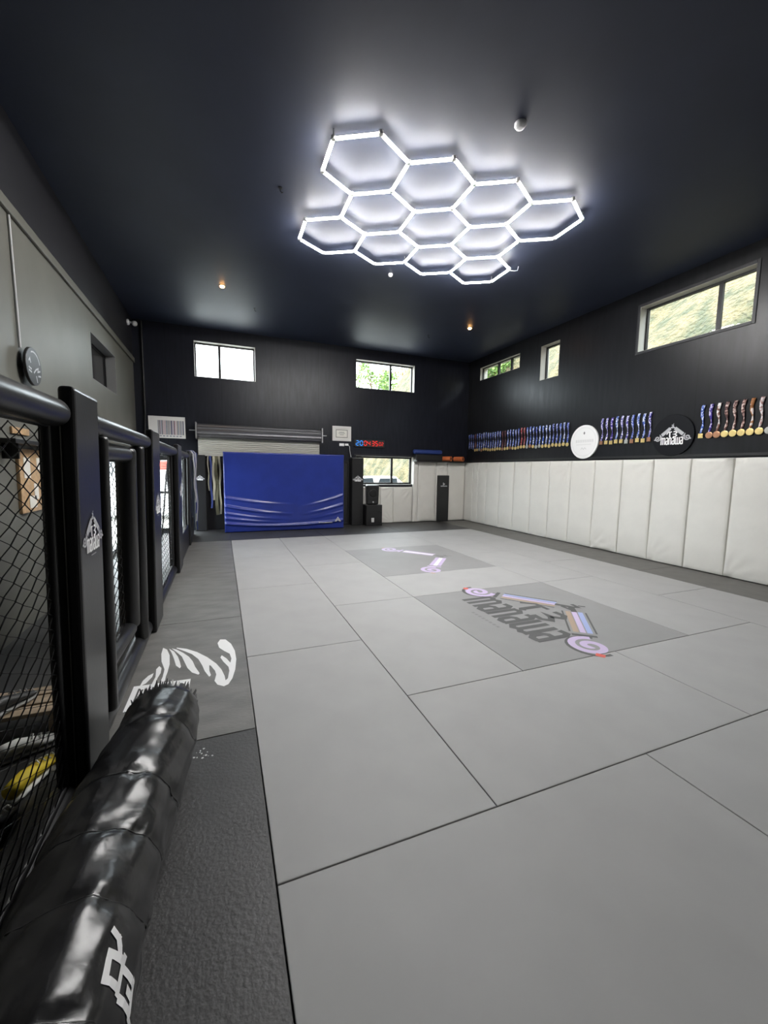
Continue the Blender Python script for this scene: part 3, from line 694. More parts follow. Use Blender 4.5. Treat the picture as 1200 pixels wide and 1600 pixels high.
# ------------------------------------------------------------------ things behind the fence
t = thing('shoe_bench', 'low pale wooden slatted bench behind the cage mesh', 'bench', (-1.35, 3.0, -.04))
for k in range(3): MB().box((-1.78, 2.84 + k * .12, .07), (-.90, 2.94 + k * .12, .095)).build('slat', 'wood_light', t, bevel=.004)
for x in (-1.7, -1.0): MB().box((x, 2.84, -.04), (x + .05, 3.18, .07)).build('leg', 'wood_light', t, bevel=.004)
def shoe(x, y, ang, mats, label, L=.28, z=-.04):
    t = thing('shoe', label, 'shoe', (x, y, z), 'shoes left behind the fence')
    ca, sa = math.cos(ang), math.sin(ang)
    def P(u, v, w): return V((x + u * ca - v * sa, y + u * sa + v * ca, z + w))
    prof = [(0, .035, .095), (.12, .038, .10), (.3, .036, .105), (.5, .040, .085), (.7, .046, .065), (.88, .04, .05), (1, .018, .03)]
    def ring(f, lo, hi, n=14):
        u, w, h = f; return [P((u - .5) * L, w * math.cos(2 * PI * k / n), lo + (hi(h) - lo) * (.5 + .5 * math.sin(2 * PI * k / n))) for k in range(n)]
    for nm, lo, hi, m_, sc_ in (('sole', 0, lambda h: .028, mats[1], 1.08), ('upper', .022, lambda h: h, mats[0], 1.)):
        b = MB(); vs = [];
        for f in prof: vs += ring((f[0], f[1] * sc_, f[2]), lo, hi)
        n = 14; fs = [(i * n + k, i * n + (k + 1) % n, (i + 1) * n + (k + 1) % n, (i + 1) * n + k) for i in range(len(prof) - 1) for k in range(n)]
        fs += [tuple(range(n))[::-1], tuple((len(prof) - 1) * n + k for k in range(n))]
        b.add(vs, fs, 0, True); b.build(nm, m_, t)
    b = MB()
    for k in range(4):
        u = .02 + k * .035; h = .088 - k * .012
        b.tube([P(u - .02, -.025, h), P(u - .01, 0, h + .012), P(u - .02, .025, h)], .004, 5)
    b.build('laces', mats[2], t)
shoe(-.915, 2.41, math.radians(72), ('yellow', 'shoe_white', 'shoe_white'), 'yellow shoe with white trim behind the cage mesh', .31)
shoe(-1.02, 2.67, math.radians(27), ('shoe_white', 'shoe_grey', 'shoe_grey'), 'white shoe with grey sole behind the cage mesh', .27)
shoe(-.95, 2.06, math.radians(82), ('shoe_black', 'shoe_grey', 'shoe_white'), 'black shoe with grey sole behind the nearest cage mesh', .29)
shoe(-1.20, 2.95, math.radians(60), ('shoe_black', 'shoe_grey', 'shoe_grey'), 'dark shoe standing on the low pale bench', .28, .095)
tag(MB().tube([(-.86, 1.62, -.04), (-.98, 2.05, 1.62)], .016, 8).build('pole', 'black_plastic'), 'black pole leaning behind the nearest cage mesh', 'pole')
t = thing('notice_board', 'pale wooden notice board with pinned papers on the left wall', 'notice board', (XL, 5.2, 1.1))
MB().box((XL, 4.84, 1.08), (XL + .03, 5.54, 1.70)).build('board', 'wood', t, bevel=.004)
for (y, z, w, h) in ((4.92, 1.42, .14, .2), (5.12, 1.2, .1, .16), (5.36, 1.36, .13, .24), (5.0, 1.12, .16, .12), (5.22, 1.5, .1, .12)):
    MB().box((XL + .031, y, z), (XL + .034, y + w, z + h)).build('pinned_paper', 'paper', t)
t = thing('wall_shelf', 'dark shelf on the left wall above the wooden notice board', 'shelf', (XL, 5.2, 1.76))
MB().box((XL, 4.45, 1.735), (XL + .16, 5.70, 1.775)).build('shelf_board', 'black_metal', t, bevel=.004)
for y in (4.6, 5.5): MB().box((XL, y, 1.60), (XL + .12, y + .02, 1.735)).build('bracket', 'black_metal', t)
tag(MB().box((XL, 4.78, 1.835), (XL + .02, 5.14, 1.90)).build('wooden_plaque', 'wood', bevel=.004), 'narrow pale wooden plaque above the dark shelf on the left wall', 'plaque')
# round sign on the left wall
t = thing('round_sign', 'round black sign with white marks standing off the left wall', 'sign', (XL, 5.21, 2.53))
MB().tube([(XL, 5.21, 2.53), (XL + .05, 5.21, 2.53)], .03, 12).build('standoff', 'black_metal', t)
MB().disc((XL + .05, 5.21, 2.53), (1, 0, 0), .185, .025, 40, bev=.004).build('sign_face', 'black_plastic', t)
fr = frame((XL + .075, 5.21, 2.53), (0, 1, 0), (0, 0, 1), (1, 0, 0), .185)
b = MB()
b.ribbon2(fr, [(.78 * math.cos(a), .78 * math.sin(a)) for a in [.3 + k * .14 for k in range(13)]], .08, 0, .001)
for q in ([(-.65, .2), (-.5, .35), (-.42, .12)], [(-.72, -.12), (-.35, -.2)], [(-.72, -.28), (-.35, -.36)], [(-.1, -.35), (.2, -.12), (.5, 0), (.42, -.2), (.75, -.1)], [(.45, -.42), (.8, -.38)], [(.2, -.45), (.3, -.8)]): b.ribbon2(fr, q, .09, 0, .001)
b.build('white_marks', 'silver_print', t)
# tripod and red sign seen through the far panel
t = thing('equipment_stand', 'thin black leaning stand seen through the far cage mesh', 'stand', (-1.15, 10.3, -.04))
for p in ((-1.3, 10.3), (-1.05, 10.15), (-1.05, 10.5)): MB().tube([(p[0], p[1], -.04), (-1.15, 10.3, 1.45)], .016, 8).build('leg', 'black_metal', t)
MB().tube([(-1.15, 10.3, 1.4), (-1.12, 10.3, 1.75)], .014, 8).build('mast', 'black_metal', t)

# ------------------------------------------------------------------ back wall
def rollerdoor():
    t = thing('roller_door', 'cream slatted roller door with steel coil above the blue crash mat', 'roller door', (.96, YB, 1.9))
    x0, x1 = -.55, 2.48
    b = MB(); n = 28; prof = [(10.72 + .17 * math.cos(2 * PI * k / n) * (1 - .09 * (k % 2)), 2.41 + .17 * math.sin(2 * PI * k / n) * (1 - .09 * (k % 2))) for k in range(n)]
    vs = [(x0 + .03, p[0], p[1]) for p in prof] + [(x1 - .03, p[0], p[1]) for p in prof]
    b.add(vs, [(k, (k + 1) % n, n + (k + 1) % n, n + k) for k in range(n)]); b.build('coil', 'coil_steel', t)
    for x in (x0, x1 - .03): MB().box((x, 10.53, 2.22), (x + .03, YB, 2.60)).build('end_plate', 'alu', t, bevel=.005)
    for xa, xb in ((x0 - .14, x0), (x1, x1 + .14)): MB().tube([(xa, 10.72, 2.42), (xb, 10.72, 2.42)], .014, 8).build('axle', 'alu', t)
    b = MB(); z = 2.28
    N_ = 9; pts = []
    for k in range(N_ * 6 + 1):
        z = 2.28 - .42 * k / (N_ * 6); pts.append((10.80 - .024 * abs(math.sin(PI * k / 6)) ** .5, z))
    vs = [(x0 + .04, p[0], p[1]) for p in pts] + [(x1 - .04, p[0], p[1]) for p in pts]; m_ = len(pts)
    b.add(vs, [(k + 1, k, m_ + k, m_ + k + 1) for k in range(m_ - 1)], 0, True); b.build('slat_curtain', 'roller', t)
    MB().box((x0 + .04, 10.77, 1.82), (x1 - .04, 10.81, 1.87)).build('bottom_bar', 'roller', t, bevel=.004)
rollerdoor()
struct(MB().box((-.55, YB - .03, -.04), (2.48, YB, 1.86)).build('trim_5', 'black_plastic'))
# crash mat
t = thing('crash_mat', 'large blue vinyl crash mat standing upright before the roller door', 'crash mat', (1.49, 10.35, 0))
x0, x1, zt, yf, yb = .035, 2.955, 1.915, 10.2, 10.48
def folds(u, v):
    d = 0.; x = u * 2 - 1
    for (zl, dep, amp, side) in ((.44, .10, .022, -1), (.335, .115, .03, -1), (.245, .10, .018, -1), (.185, .08, .022, -1), (.115, .045, .026, 0),
                                 (.335, .12, .022, 1), (.46, .14, .020, 1), (.24, .10, .012, 1)):
        if side == -1: s_ = max(0, (1 - u / .55)); g = s_ ** .7 * min(1, u / .015 + .3); c = zl - dep * (1 - s_ ** 1.6)
        elif side == 1: s_ = max(0, (1 - (1 - u) / .4)); g = s_ ** .8 * min(1, (1 - u) / .015 + .3); c = zl - dep * (1 - s_ ** 1.5)
        else: g = 1.; c = zl - dep * (1 - x * x)
        if g > 0: d += 1.45 * amp * g * math.exp(-((v - c) / .017) ** 2)
    d += .03 * math.exp(-((v - .25) / .3) ** 2) * (1 - x * x)
    return d
def cm(u, v):
    e = .03; x = x0 + (x1 - x0) * u; z = .004 + (zt - .004) * v
    ed = min(1, u / .006, (1 - u) / .006, v / .008, (1 - v) / .008); rnd = (1 - math.sqrt(max(0, 1 - (1 - ed) ** 2))) * .025
    return V((x, yf + rnd - folds(u, v) * min(1, u * 60 + .1, (1 - u) * 60 + .1, v * 30, (1 - v) * 20), z))
b = MB(); b.grid(cm, 200, 140)
b.add([(x0, yf + .025, .004), (x1, yf + .025, .004), (x1, yb, .004), (x0, yb, .004), (x0, yf + .025, zt), (x1, yf + .025, zt), (x1, yb, zt), (x0, yb, zt)],
      [(0, 3, 2, 1), (4, 5, 6, 7), (1, 2, 6, 5), (2, 3, 7, 6), (3, 0, 4, 7)])
b.build('vinyl_cover', 'blue_vinyl', t)
fr = frame((0, 0, 0), (1, 0, 0), (0, 0, 1), (0, -1, 0))
b = MB(); Lz = yf - .05
fr = frame((2.78, Lz, .25), (1, 0, 0), (0, 0, 1), (0, -1, 0))
b.ribbon2(fr, [(-.075, -.06), (0, .05), (.075, -.06)], .018, 0); b.ribbon2(fr, [(-.05, -.06), (0, .0), (.05, -.06)], .014, 0)
b.build('printed_logo', 'silver_print', t)
b = MB()
for k in range(9): b.ribbon2(fr, [(-.5 + k * .04, -.075), (-.47 + k * .04, -.075)], .025, 0)
b.build('printed_lettering', 'silver_print', t)
b = MB()
for xx in (.35, 2.6): b.tube([(xx, yf - .002, 1.80), (xx, yf - .03, 1.76), (xx + .12, yf - .03, 1.76), (xx + .12, yf - .002, 1.80)], .008, 6)
# belts under the roller door
gS = 'belts hanging below the roller door'
strap(hang(-.30, 10.74, 1.82, .98, .008), .05, .015, 'gold_belt', 'short cream belt hanging left below the roller door', group=gS)
def strapx(x, zt_, zb_, w, m, label):
    b = MB(); n = 12; vs = []
    for k in range(n + 1):
        z = zt_ + (zb_ - zt_) * k / n; xx = x + .012 * math.sin(k * .9 + x * 30); tw = .3 * math.sin(k * .7 + x * 7)
        for s_ in (-1, 1):
            for d in (-.006, .006): vs.append((xx + s_ * w / 2 * math.cos(tw), 10.74 + s_ * w / 2 * math.sin(tw) + d, z))
    fs = []
    for k in range(n):
        a = k * 4; fs += [(a, a + 2, a + 6, a + 4), (a + 3, a + 1, a + 5, a + 7), (a + 2, a + 3, a + 7, a + 6), (a + 1, a, a + 4, a + 5)]
    fs += [(0, 1, 3, 2), (n * 4, n * 4 + 2, n * 4 + 3, n * 4 + 1)]
    b.add(vs, fs); return tag(b.build('belt', m, loc=(x, 10.74, zt_)), label, 'belt', gS)
strapx(-.245, 1.82, .55, .045, 'navy_belt', 'navy belt hanging second from left below the roller door')
strapx(-.185, 1.82, .75, .055, 'gold_belt', 'bright cream belt hanging in the middle below the roller door')
strapx(-.12, 1.82, .38, .075, 'olive_belt', 'long olive belt hanging below the roller door')
strapx(-.045, 1.82, .40, .045, 'gold_belt', 'long cream belt hanging closest to the blue crash mat')
# jamb pads with logos
def jamb(x0, x1, y0, y1, z1, label, lz, ls):
    t = thing('jamb_pad', label, 'pad', ((x0 + x1) / 2, y0, 0), 'black pads with logos')
    MB().box((x0, y0, 0), (x1, y1, z1)).build('pad_body', 'black_vinyl', t, bevel=.015, seg=3)
    logo(((x0 + x1) / 2, y0 - .001, lz), (1, 0, 0), (0, 0, 1), (0, -1, 0), ls, PW, t, lift=.002, small=False)
jamb(-.62, -.36, 10.68, 10.86, 1.84, 'narrow black logo pad left of the hanging cream belts', 1.28, .105)
jamb(3.30, 3.63, 10.60, 10.88, 1.86, 'tall black logo pad between blue crash mat and speaker', 1.28, .14)
t = thing('black_board', 'black framed panel between blue crash mat and tall logo pad', 'panel', (3.1, YB, 0))
MB().box((2.86, YB - .06, 0), (3.29, YB, 1.72)).build('panel_board', 'black_plastic', t)
b = MB()
for (xa, xb, za, zb) in ((2.86, 3.29, 1.72, 1.78), (2.86, 3.29, .0, .05), (3.24, 3.29, .05, 1.72), (2.86, 2.91, .05, 1.72)): b.box((xa, YB - .09, za), (xb, YB, zb))
b.build('panel_frame', 'black_metal', t, bevel=.004)

# white wall pads
def pad(fn, u0, u1, z0, z1, N, th, label, seed, group, name='wall_pad', m='pad_white'):
    """fn(u,z) is a point on the wall; N points into the room"""
    rnd = random.Random(seed); cs = [(rnd.choice([0, 1]), rnd.choice([0, 1, 1]), rnd.uniform(.6, 1.3), rnd.uniform(.5, 1.2)) for _ in range(3)]; ph = rnd.uniform(0, 6)
    W, H = abs(u1 - u0), z1 - z0; N = V(N)
    def dep(u, v):
        du, dv = min(u, 1 - u) * W, min(v, 1 - v) * H; R_ = .013
        e = 1.
        if du < R_: e = min(e, math.sqrt(max(0, 1 - (1 - du / R_) ** 2)))
        if dv < R_: e = min(e, math.sqrt(max(0, 1 - (1 - dv / R_) ** 2)))
        d = (th - .012) * (.55 + .45 * e) if False else (th - .016) * 1.0 * e + .0
        puff = .012 * (1 - (2 * u - 1) ** 4) * (1 - (2 * v - 1) ** 6)
        w = 0
        for (cx, cz, k, am) in cs:
            a, b2 = abs(u - cx) * W, abs(v - cz) * H; r_ = math.hypot(a, b2); an = math.atan2(b2, a + 1e-6)
            w += am * .016 * math.exp(-(r_ / .34) ** 2) * math.sin(an * 15 * k + ph) * min(1, r_ / .05)
        w += .0045 * math.sin(v * 13 + ph + 2 * math.sin(u * 3)) * math.exp(-((v - .95) / .12) ** 2)
        return d + (puff + w) * e
    b = MB(); nu, nv = 22, 44
    def gr(n_, L_):
        s_ = [0, .002 / L_, .005 / L_, .009 / L_, .014 / L_]; c = [s_[-1] + (1 - 2 * s_[-1]) * k / (n_ - 8) for k in range(1, n_ - 8)]
        return s_ + c + [1 - q for q in reversed(s_)]
    U, Vv = gr(nu, W), gr(nv, H)
    vs = [fn(u0 + (u1 - u0) * u, z0 + H * v) + N * dep(u, v) for v in Vv for u in U]; n = len(U)
    fs = [(j * n + i, j * n + i + 1, (j + 1) * n + i + 1, (j + 1) * n + i) for j in range(len(Vv) - 1) for i in range(n - 1)]
    b.add(vs, fs, 0, True); cx = fn((u0 + u1) / 2, z0)
    return tag(b.build(name, m, loc=cx), label, 'wall pad', group)
fR = lambda u, z: V((XR, u, z)); fB = lambda u, z: V((u, YB, z))
seams = [10.893, 10.40, 10.13, 9.74, 9.15, 8.56, 7.93, 7.33, 6.71, 6.10, 5.49, 4.89, 4.27, 3.68, 3.07, 2.46, 1.85, 1.24, .63, 0.0, -.6]
gp = 'white wall pads along the right wall'
nth = lambda k: ['first', 'second', 'third', 'fourth', 'fifth', 'sixth', 'seventh', 'eighth', 'ninth', 'tenth', 'eleventh', 'twelfth', 'thirteenth', 'fourteenth', 'fifteenth', 'sixteenth', 'seventeenth', 'eighteenth', 'nineteenth', 'twentieth'][k] if k < 20 else str(k + 1) + 'th'
for k in range(len(seams) - 1):
    under = {8: ', just past the white round sign', 9: ', below the white round sign', 11: ', left below the black round sign', 12: ', right below the black round sign'}.get(k, '')
    pad(fR, seams[k] - .001, seams[k + 1] + .001, .005, 1.80, (-1, 0, 0), .085, 'white vinyl right wall pad, %s from the rear corner%s' % (nth(k), under), 100 + k, gp)
gb = 'white wall pads on the rear wall'
rear = [(3.66, 4.22, .005, 1.06, 'white rear wall pad behind the black speaker'), (4.22, 4.63, .005, 1.05, 'white rear wall pad right of the speaker below the window'),
        (4.63, 5.24, .005, 1.05, 'white rear wall pad below the right end of the low window'), (5.26, 5.42, .005, 1.80, 'narrow white rear wall pad right of the low window'),
        (5.42, 6.03, .005, 1.80, 'tall white rear wall pad left of the tall black pad'), (6.03, 6.43, .005, 1.80, 'white rear wall pad mostly covered by the tall black pad'),
        (6.43, 7.045, .005, 1.80, 'tall white rear wall pad in the right rear corner')]
for k, (a, b_, z0, z1, lb_) in enumerate(rear): pad(fB, a + .001, b_ - .001, z0, z1, (0, -1, 0), .085, lb_, 300 + k, gb)
t = thing('black_pad', 'tall narrow black pad with small white logo on rear white pads', 'pad', (6.22, 10.8, 0))
MB().box((6.045, 10.71, .0), (6.42, 10.795, 1.40)).build('pad_body', 'black_vinyl', t, bevel=.012, seg=3)
fr = frame((6.24, 10.71, 1.08), (1, 0, 0), (0, 0, 1), (0, -1, 0), 1)
b = MB(); b.ribbon2(fr, [(-.02, .10), (-.02, .04), (.03, .07)], .03, 0, .002); b.ribbon2(fr, [(-.11, 0), (.11, 0)], .028, 0, .002); b.build('white_logo', 'silver_print', t)
# ledge and rollers
struct(MB().box((5.27, 10.62, 1.805), (7.12, YB, 1.825)).build('trim_6', 'black_plastic'))
tag(MB().roll((5.24, 10.80, 2.085), (6.17, 10.80, 2.085), .07, 20).build('foam_roller', 'blue_foam'), 'long blue foam roller lying on black foam above the pads', 'foam roller', 'foam rollers')
tag(MB().box((5.27, 10.68, 1.825), (6.15, YB, 2.013)).build('foam_block', 'black_vinyl', bevel=.02), 'long black foam block under the blue roller', 'foam block')
def froller(x, y, label):
    t = thing('foam_roller', label, 'foam roller', (x, y, 1.9), 'foam rollers')
    d = V((.5, -.866, 0)); c = V((x, y, 1.9)); a, e = c - d * .15, c + d * .15
    n = 24; vs = []; b = MB(); sd = V((.866, .5, 0)); upv = V((0, 0, 1))
    for (p, r_) in ((a, .035), (a, .075), (e, .075), (e, .035)):
        for k in range(n): an = 2 * PI * k / n; vs.append(p + (sd * math.cos(an) + upv * math.sin(an)) * r_ * (1 - (.03 if k % 3 == 0 and r_ > .05 else 0)))
    fs = []
    for i in range(4):
        for k in range(n): fs.append((i * n + k, i * n + (k + 1) % n, ((i + 1) % 4) * n + (k + 1) % n, ((i + 1) % 4) * n + k))
    b.add(vs, fs); b.build('foam_sleeve', 'orange_foam', t)
    MB().tube([a + d * .002, e - d * .002], .033, 16, True).build('core', 'black_plastic', t)
froller(6.34, 10.76, 'orange foam roller next to the long blue roller')
froller(6.76, 10.76, 'orange foam roller nearer the right rear corner')
# speaker on its box
t = thing('speaker', 'black loudspeaker on a black box below the low window', 'speaker', (3.88, 10.5, .58))
b = MB(); b.hexa([(3.72, 10.50, .585), (4.05, 10.50, .585), (4.02, 10.75, .585), (3.75, 10.75, .585)], [(3.70, 10.50, 1.12), (4.07, 10.50, 1.12), (4.04, 10.75, 1.12), (3.73, 10.75, 1.12)])
b.build('cabinet', 'black_plastic', t, bevel=.03, seg=3)
MB().box((3.74, 10.488, .70), (4.03, 10.502, 1.08)).build('grille', 'speaker_cloth', t, bevel=.006)
MB().tube([(3.88, 10.499, .90), (3.88, 10.484, .90), (3.88, 10.480, .90)], [.11, .11, .09], 28).build('woofer_ring', 'black_metal', t)
MB().disc((3.88, 10.49, .65), (0, -1, 0), .022, .012, 16).build('badge', 'silver_print', t)
t = thing('equipment_box', 'black box on the floor carrying the loudspeaker', 'box', (3.88, 10.4, 0))
MB().box((3.65, 10.40, .0), (4.12, 10.76, .58)).build('box_body', 'black_vinyl', t, bevel=.012)
MB().box((3.80, 10.394, .10), (3.88, 10.401, .22)).build('label_plate', 'pale_grey_print', t)
MB().tube([(4.0, 10.40, .4), (4.0, 10.37, .4), (4.08, 10.37, .4), (4.08, 10.40, .4)], .007, 6).build('handle', 'black_metal', t)
# framed certificate, socket, timer, barcode picture
t = thing('framed_certificate', 'small white framed certificate above the wall socket', 'picture', (3.08, YB, 2.52))
b = MB(); fw = .07; xa, xb, za, zb = 2.82, 3.35, 2.315, 2.715
for q in ((xa, xb, za, za + fw), (xa, xb, zb - fw, zb), (xa, xa + fw, za + fw, zb - fw), (xb - fw, xb, za + fw, zb - fw)): b.box((q[0], YB - .03, q[2]), (q[1], YB, q[3]))
b.build('frame', 'frame_white', t, bevel=.004)
MB().box((xa + fw, YB - .012, za + fw), (xb - fw, YB - .004, zb - fw)).build('certificate', 'paper', t)
fr = frame((3.085, YB - .0125, 2.515), (1, 0, 0), (0, 0, 1), (0, -1, 0)); b = MB()
b.ribbon2(fr, [(-.16, -.10), (.16, -.10), (.16, .10), (-.16, .10), (-.16, -.10)], .018, 0, .001)
for z, w in ((.04, .07), (.01, .09), (-.03, .06)): b.ribbon2(fr, [(-w, z), (w, z)], .012, 0, .001)
b.build('printed_lines', 'grey_print', t)
t = thing('wall_socket', 'white wall socket with plugged cable under the certificate', 'socket', (3.15, YB, 2.2))
MB().box((3.02, YB - .012, 2.175), (3.16, YB, 2.255)).build('plate', 'white', t, bevel=.004)
MB().box((3.17, YB - .05, 2.19), (3.27, YB, 2.25)).build('plug', 'white', t, bevel=.008)
MB().tube([(3.26, YB - .045, 2.21), (3.30, YB - .05, 2.17), (3.31, YB - .04, 2.05), (3.35, YB - .03, 1.88)], .008, 6).build('cable', 'white', t)
t = thing('gym_timer', 'slim black digital timer with blue and red lit digits', 'timer', (3.88, YB, 2.27))
MB().box((3.44, YB - .05, 2.17), (4.34, YB, 2.38)).build('housing', 'black_plastic', t, bevel=.006)
SEG = {'0': 'abcdef', '2': 'abged', '3': 'abgcd', '4': 'fgbc', '5': 'afgcd'}
def digit(b, ch, x, z, w, h, mi=0):
    fr = frame((x, YB - .0505, z), (1, 0, 0), (0, 0, 1), (0, -1, 0)); g = .012; th_ = w * .2
    S = {'a': ((g, h), (w - g, h)), 'b': ((w, h - g), (w, h / 2 + g)), 'c': ((w, h / 2 - g), (w, g)), 'd': ((g, 0), (w - g, 0)), 'e': ((0, g), (0, h / 2 - g)), 'f': ((0, h / 2 + g), (0, h - g)), 'g': ((g, h / 2), (w - g, h / 2))}
    for s_ in SEG[ch]: b.ribbon2(fr, S[s_], th_, mi, .001)
b = MB(); digit(b, '2', 3.49, 2.215, .075, .125); digit(b, '0', 3.605, 2.215, .075, .125); b.build('blue_digits', 'led_blue', t)
b = MB()
for ch, x in zip('0435', (3.725, 3.83, 3.955, 4.06)): digit(b, ch, x, 2.215, .072, .125)
for ch, x in zip('02', (4.175, 4.25)): digit(b, ch, x, 2.225, .05, .09)
b.build('red_digits', 'led_red', t)
t = thing('framed_print', 'white framed print of coloured vertical bars high on rear wall', 'picture', (-1.15, YB, 2.46))
xa, xb, za, zb = -1.55, -.78, 2.22, 2.72; b = MB(); fw = .022
for q in ((xa, xb, za, za + fw), (xa, xb, zb - fw, zb), (xa, xa + fw, za + fw, zb - fw), (xb - fw, xb, za + fw, zb - fw)): b.box((q[0], YB - .03, q[2]), (q[1], YB, q[3]))
b.build('frame', 'frame_white', t, bevel=.003)
MB().box((xa + fw, YB - .014, za + fw), (xb - fw, YB - .004, zb - fw)).build('print_sheet', 'frame_white', t)
bars = MB(); x = -1.36; mats_ = ['grey_print', 'navy_belt', 'lilac', 'tan_print', 'pale_grey_print', 'dark_print']; rnd = random.Random(4)
bm = [mat('bar_slate', (.22, .24, .30), .6), mat('bar_navy', (.05, .06, .12), .6), mat('bar_mauve', (.32, .22, .30), .6), mat('bar_pink', (.50, .38, .42), .6), mat('bar_taupe', (.30, .26, .25), .6), mat('bar_maroon', (.14, .05, .07), .6)]
k = 0
while x < -.83:
    w = rnd.uniform(.008, .026); bars.box((x, YB - .0155, 2.30), (x + w, YB - .014, 2.63), [0, 4, 1, 2, 0, 5, 3, 3, 4, 0, 4][k % 11]); x += w + rnd.choice([.002, .004, .010]); k += 1
for q in range(7): bars.box((-1.33 + q * .07, YB - .0155, 2.255), (-1.285 + q * .07, YB - .014, 2.28), 0)
bars.build('coloured_bars', bm, t)

# ------------------------------------------------------------------ right wall: signs and medals
def rsign(y, z, r, m, label):
    t = thing('round_sign', label, 'sign', (XR, y, z), 'round signs between the medals')
    MB().disc((XR, y, z), (-1, 0, 0), r, .03, 48, bev=.004).build('sign_board', m, t); return t
t = rsign(6.45, 2.19, .35, 'white', 'round white sign with faint grey lettering between medal rows')
fr = frame((XR - .03, 6.45, 2.19), (0, -1, 0), (0, 0, 1), (-1, 0, 0), .35); b = MB()
b.poly2(fr, [(0, .62), (.07, .52), (0, .42), (-.07, .52)], 0, .001)
b.ribbon2(fr, [(.84 * math.cos(a), .84 * math.sin(a)) for a in [k * PI / 30 for k in range(61)]], .02, 1, .001)
for k in range(10): b.ribbon2(fr, [(-.58 + k * .13, .05), (-.50 + k * .13, .05)], .17, 1, .001)
for k in range(12): b.ribbon2(fr, [(-.52 + k * .09, -.16), (-.47 + k * .09, -.16)], .06, 1, .001)
b.ribbon2(fr, [(-.2, -.45), (-.1, -.35), (0, -.45), (.1, -.35), (.2, -.45)], .05, 1, .001); b.build('faint_lettering', ['grey_print', mat('faint_print', (.66, .66, .66), .5)], t)
t = rsign(4.64, 2.195, .348, 'sign_black', 'round black sign with white TE manawa logo between medal rows')
logo((XR - .031, 4.64, 2.17), (0, -1, 0), (0, 0, 1), (-1, 0, 0), .29, PW, t, lift=.0015, small=False)

def medal_proto(kind):
    t = bpy.data.objects.new('medal', None); COL.objects.link(t); t.location = (0, 0, -50); WLOC[t.name] = V((0, 0, -50)); t.empty_display_size = .05
    O = V((XR - .0, 0, 0)) * 0 + V((0, 0, -50))
    rnd = random.Random(kind * 7 + 1); n = 16; L_ = .44; b = MB(); vs = []
    ph = rnd.uniform(0, 6)
    for k in range(n + 1):
        z = -L_ * k / n; w = .024 - .008 * (k / n); tw = .9 * math.sin(k * .55 + ph) * min(1, k / 4); y = .008 * math.sin(k * .5 + ph); x = -.018 - .008 * math.sin(k * .4)
        for s_ in (-1, 1):
            for d in (-.0015, .0015): vs.append(O + V((x - s_ * w * math.sin(tw) * .6 + d, y + s_ * w * math.cos(tw), z)))
    fs = []
    for k in range(n):
        a = k * 4; fs += [(a, a + 4, a + 6, a + 2), (a + 1, a + 3, a + 7, a + 5), (a + 2, a + 6, a + 7, a + 3), (a, a + 1, a + 5, a + 4)]
    fs += [(0, 2, 3, 1), (n * 4, n * 4 + 1, n * 4 + 3, n * 4 + 2)]
    b.add(vs, fs, 0, True); rb_ = b.build('ribbon', RIB[0], t)
    MB().tube([O + V((-.0, 0, .004)), O + V((-.03, 0, .004))], .005, 6).build('peg', 'black_metal', t)
    if kind == 1: return t, None
    b = MB(); c = O + V((-.022, .004, -L_ - .038))
    if kind == 2: b.box(c + V((-.004, -.036, -.036)), c + V((.004, .036, .036))); b.tube([c + V((-.006, .022 * math.cos(a), .022 * math.sin(a))) for a in [q * PI / 8 for q in range(16)]], .004, 5, closed=True)
    else:
        R_ = .042 if kind == 0 else .052; nn = 20 if kind == 0 else 12
        b.tube([c + V((.004, 0, 0)), c + V((-.003, 0, 0)), c + V((-.005, 0, 0))], [R_, R_, R_ * .86], nn, True, 0, False); b.tube([c + V((-.005, 0, 0)), c + V((-.008, .0, 0))], R_ * .5, nn, True, 0, False)
    dm = b.build('medal_disc', 'gold', t, bevel=.002)
    return t, dm
prot = [medal_proto(k) for k in range(4)]
used = set()
def medal(kind, y, z, rib, dm, label, group):
    src = prot[kind][0]
    r_ = copy_tree(src, (XR, y, z)) if kind in used else src
    if kind not in used:
        used.add(kind); r_.location = (XR, y, z)
    tag(r_, label, 'medal', group)
    for c in r_.children:
        base = c.name.split('.')[0]
        if base in ('ribbon', 'medal_disc'):
            key = (base, kind, rib if base == 'ribbon' else dm)
            if key not in MC:
                me = c.data.copy(); me.materials[0] = RIB[rib] if base == 'ribbon' else M[dm]; MC[key] = me
            c.data = MC[key]
MC = {}
N1 = 37; rnd = random.Random(12)
for k in range(N1):
    i = N1 - 1 - k       # k counts from the white sign to the rear corner
    y = 6.90 + 3.84 * k / (N1 - 1)
    rib = rnd.choice([0, 0, 1, 1, 2]);
    if k in (13, 14): rib = 3
    if k in (20, 21): rib = 4
    if k == 33: rib = 4
    if k in (27, 29): rib = 2
    dm = 'gold' if k < 5 or rnd.random() < .5 else rnd.choice(['silver', 'bronze', 'gold'])
    kind = 1 if k >= N1 - 3 else 0
    lb_ = ('%s ribbon medal, %s to the left of the white round sign' % (RIBNAME[rib], nth(k))) if k < 20 else ('%s ribbon %s, %s from the rear corner' % (RIBNAME[rib], 'without disc' if kind == 1 else 'medal', nth(N1 - 1 - k)))
    medal(kind, y, 2.645 + rnd.uniform(-.015, .015), rib, dm, lb_, 'medals in the far row')
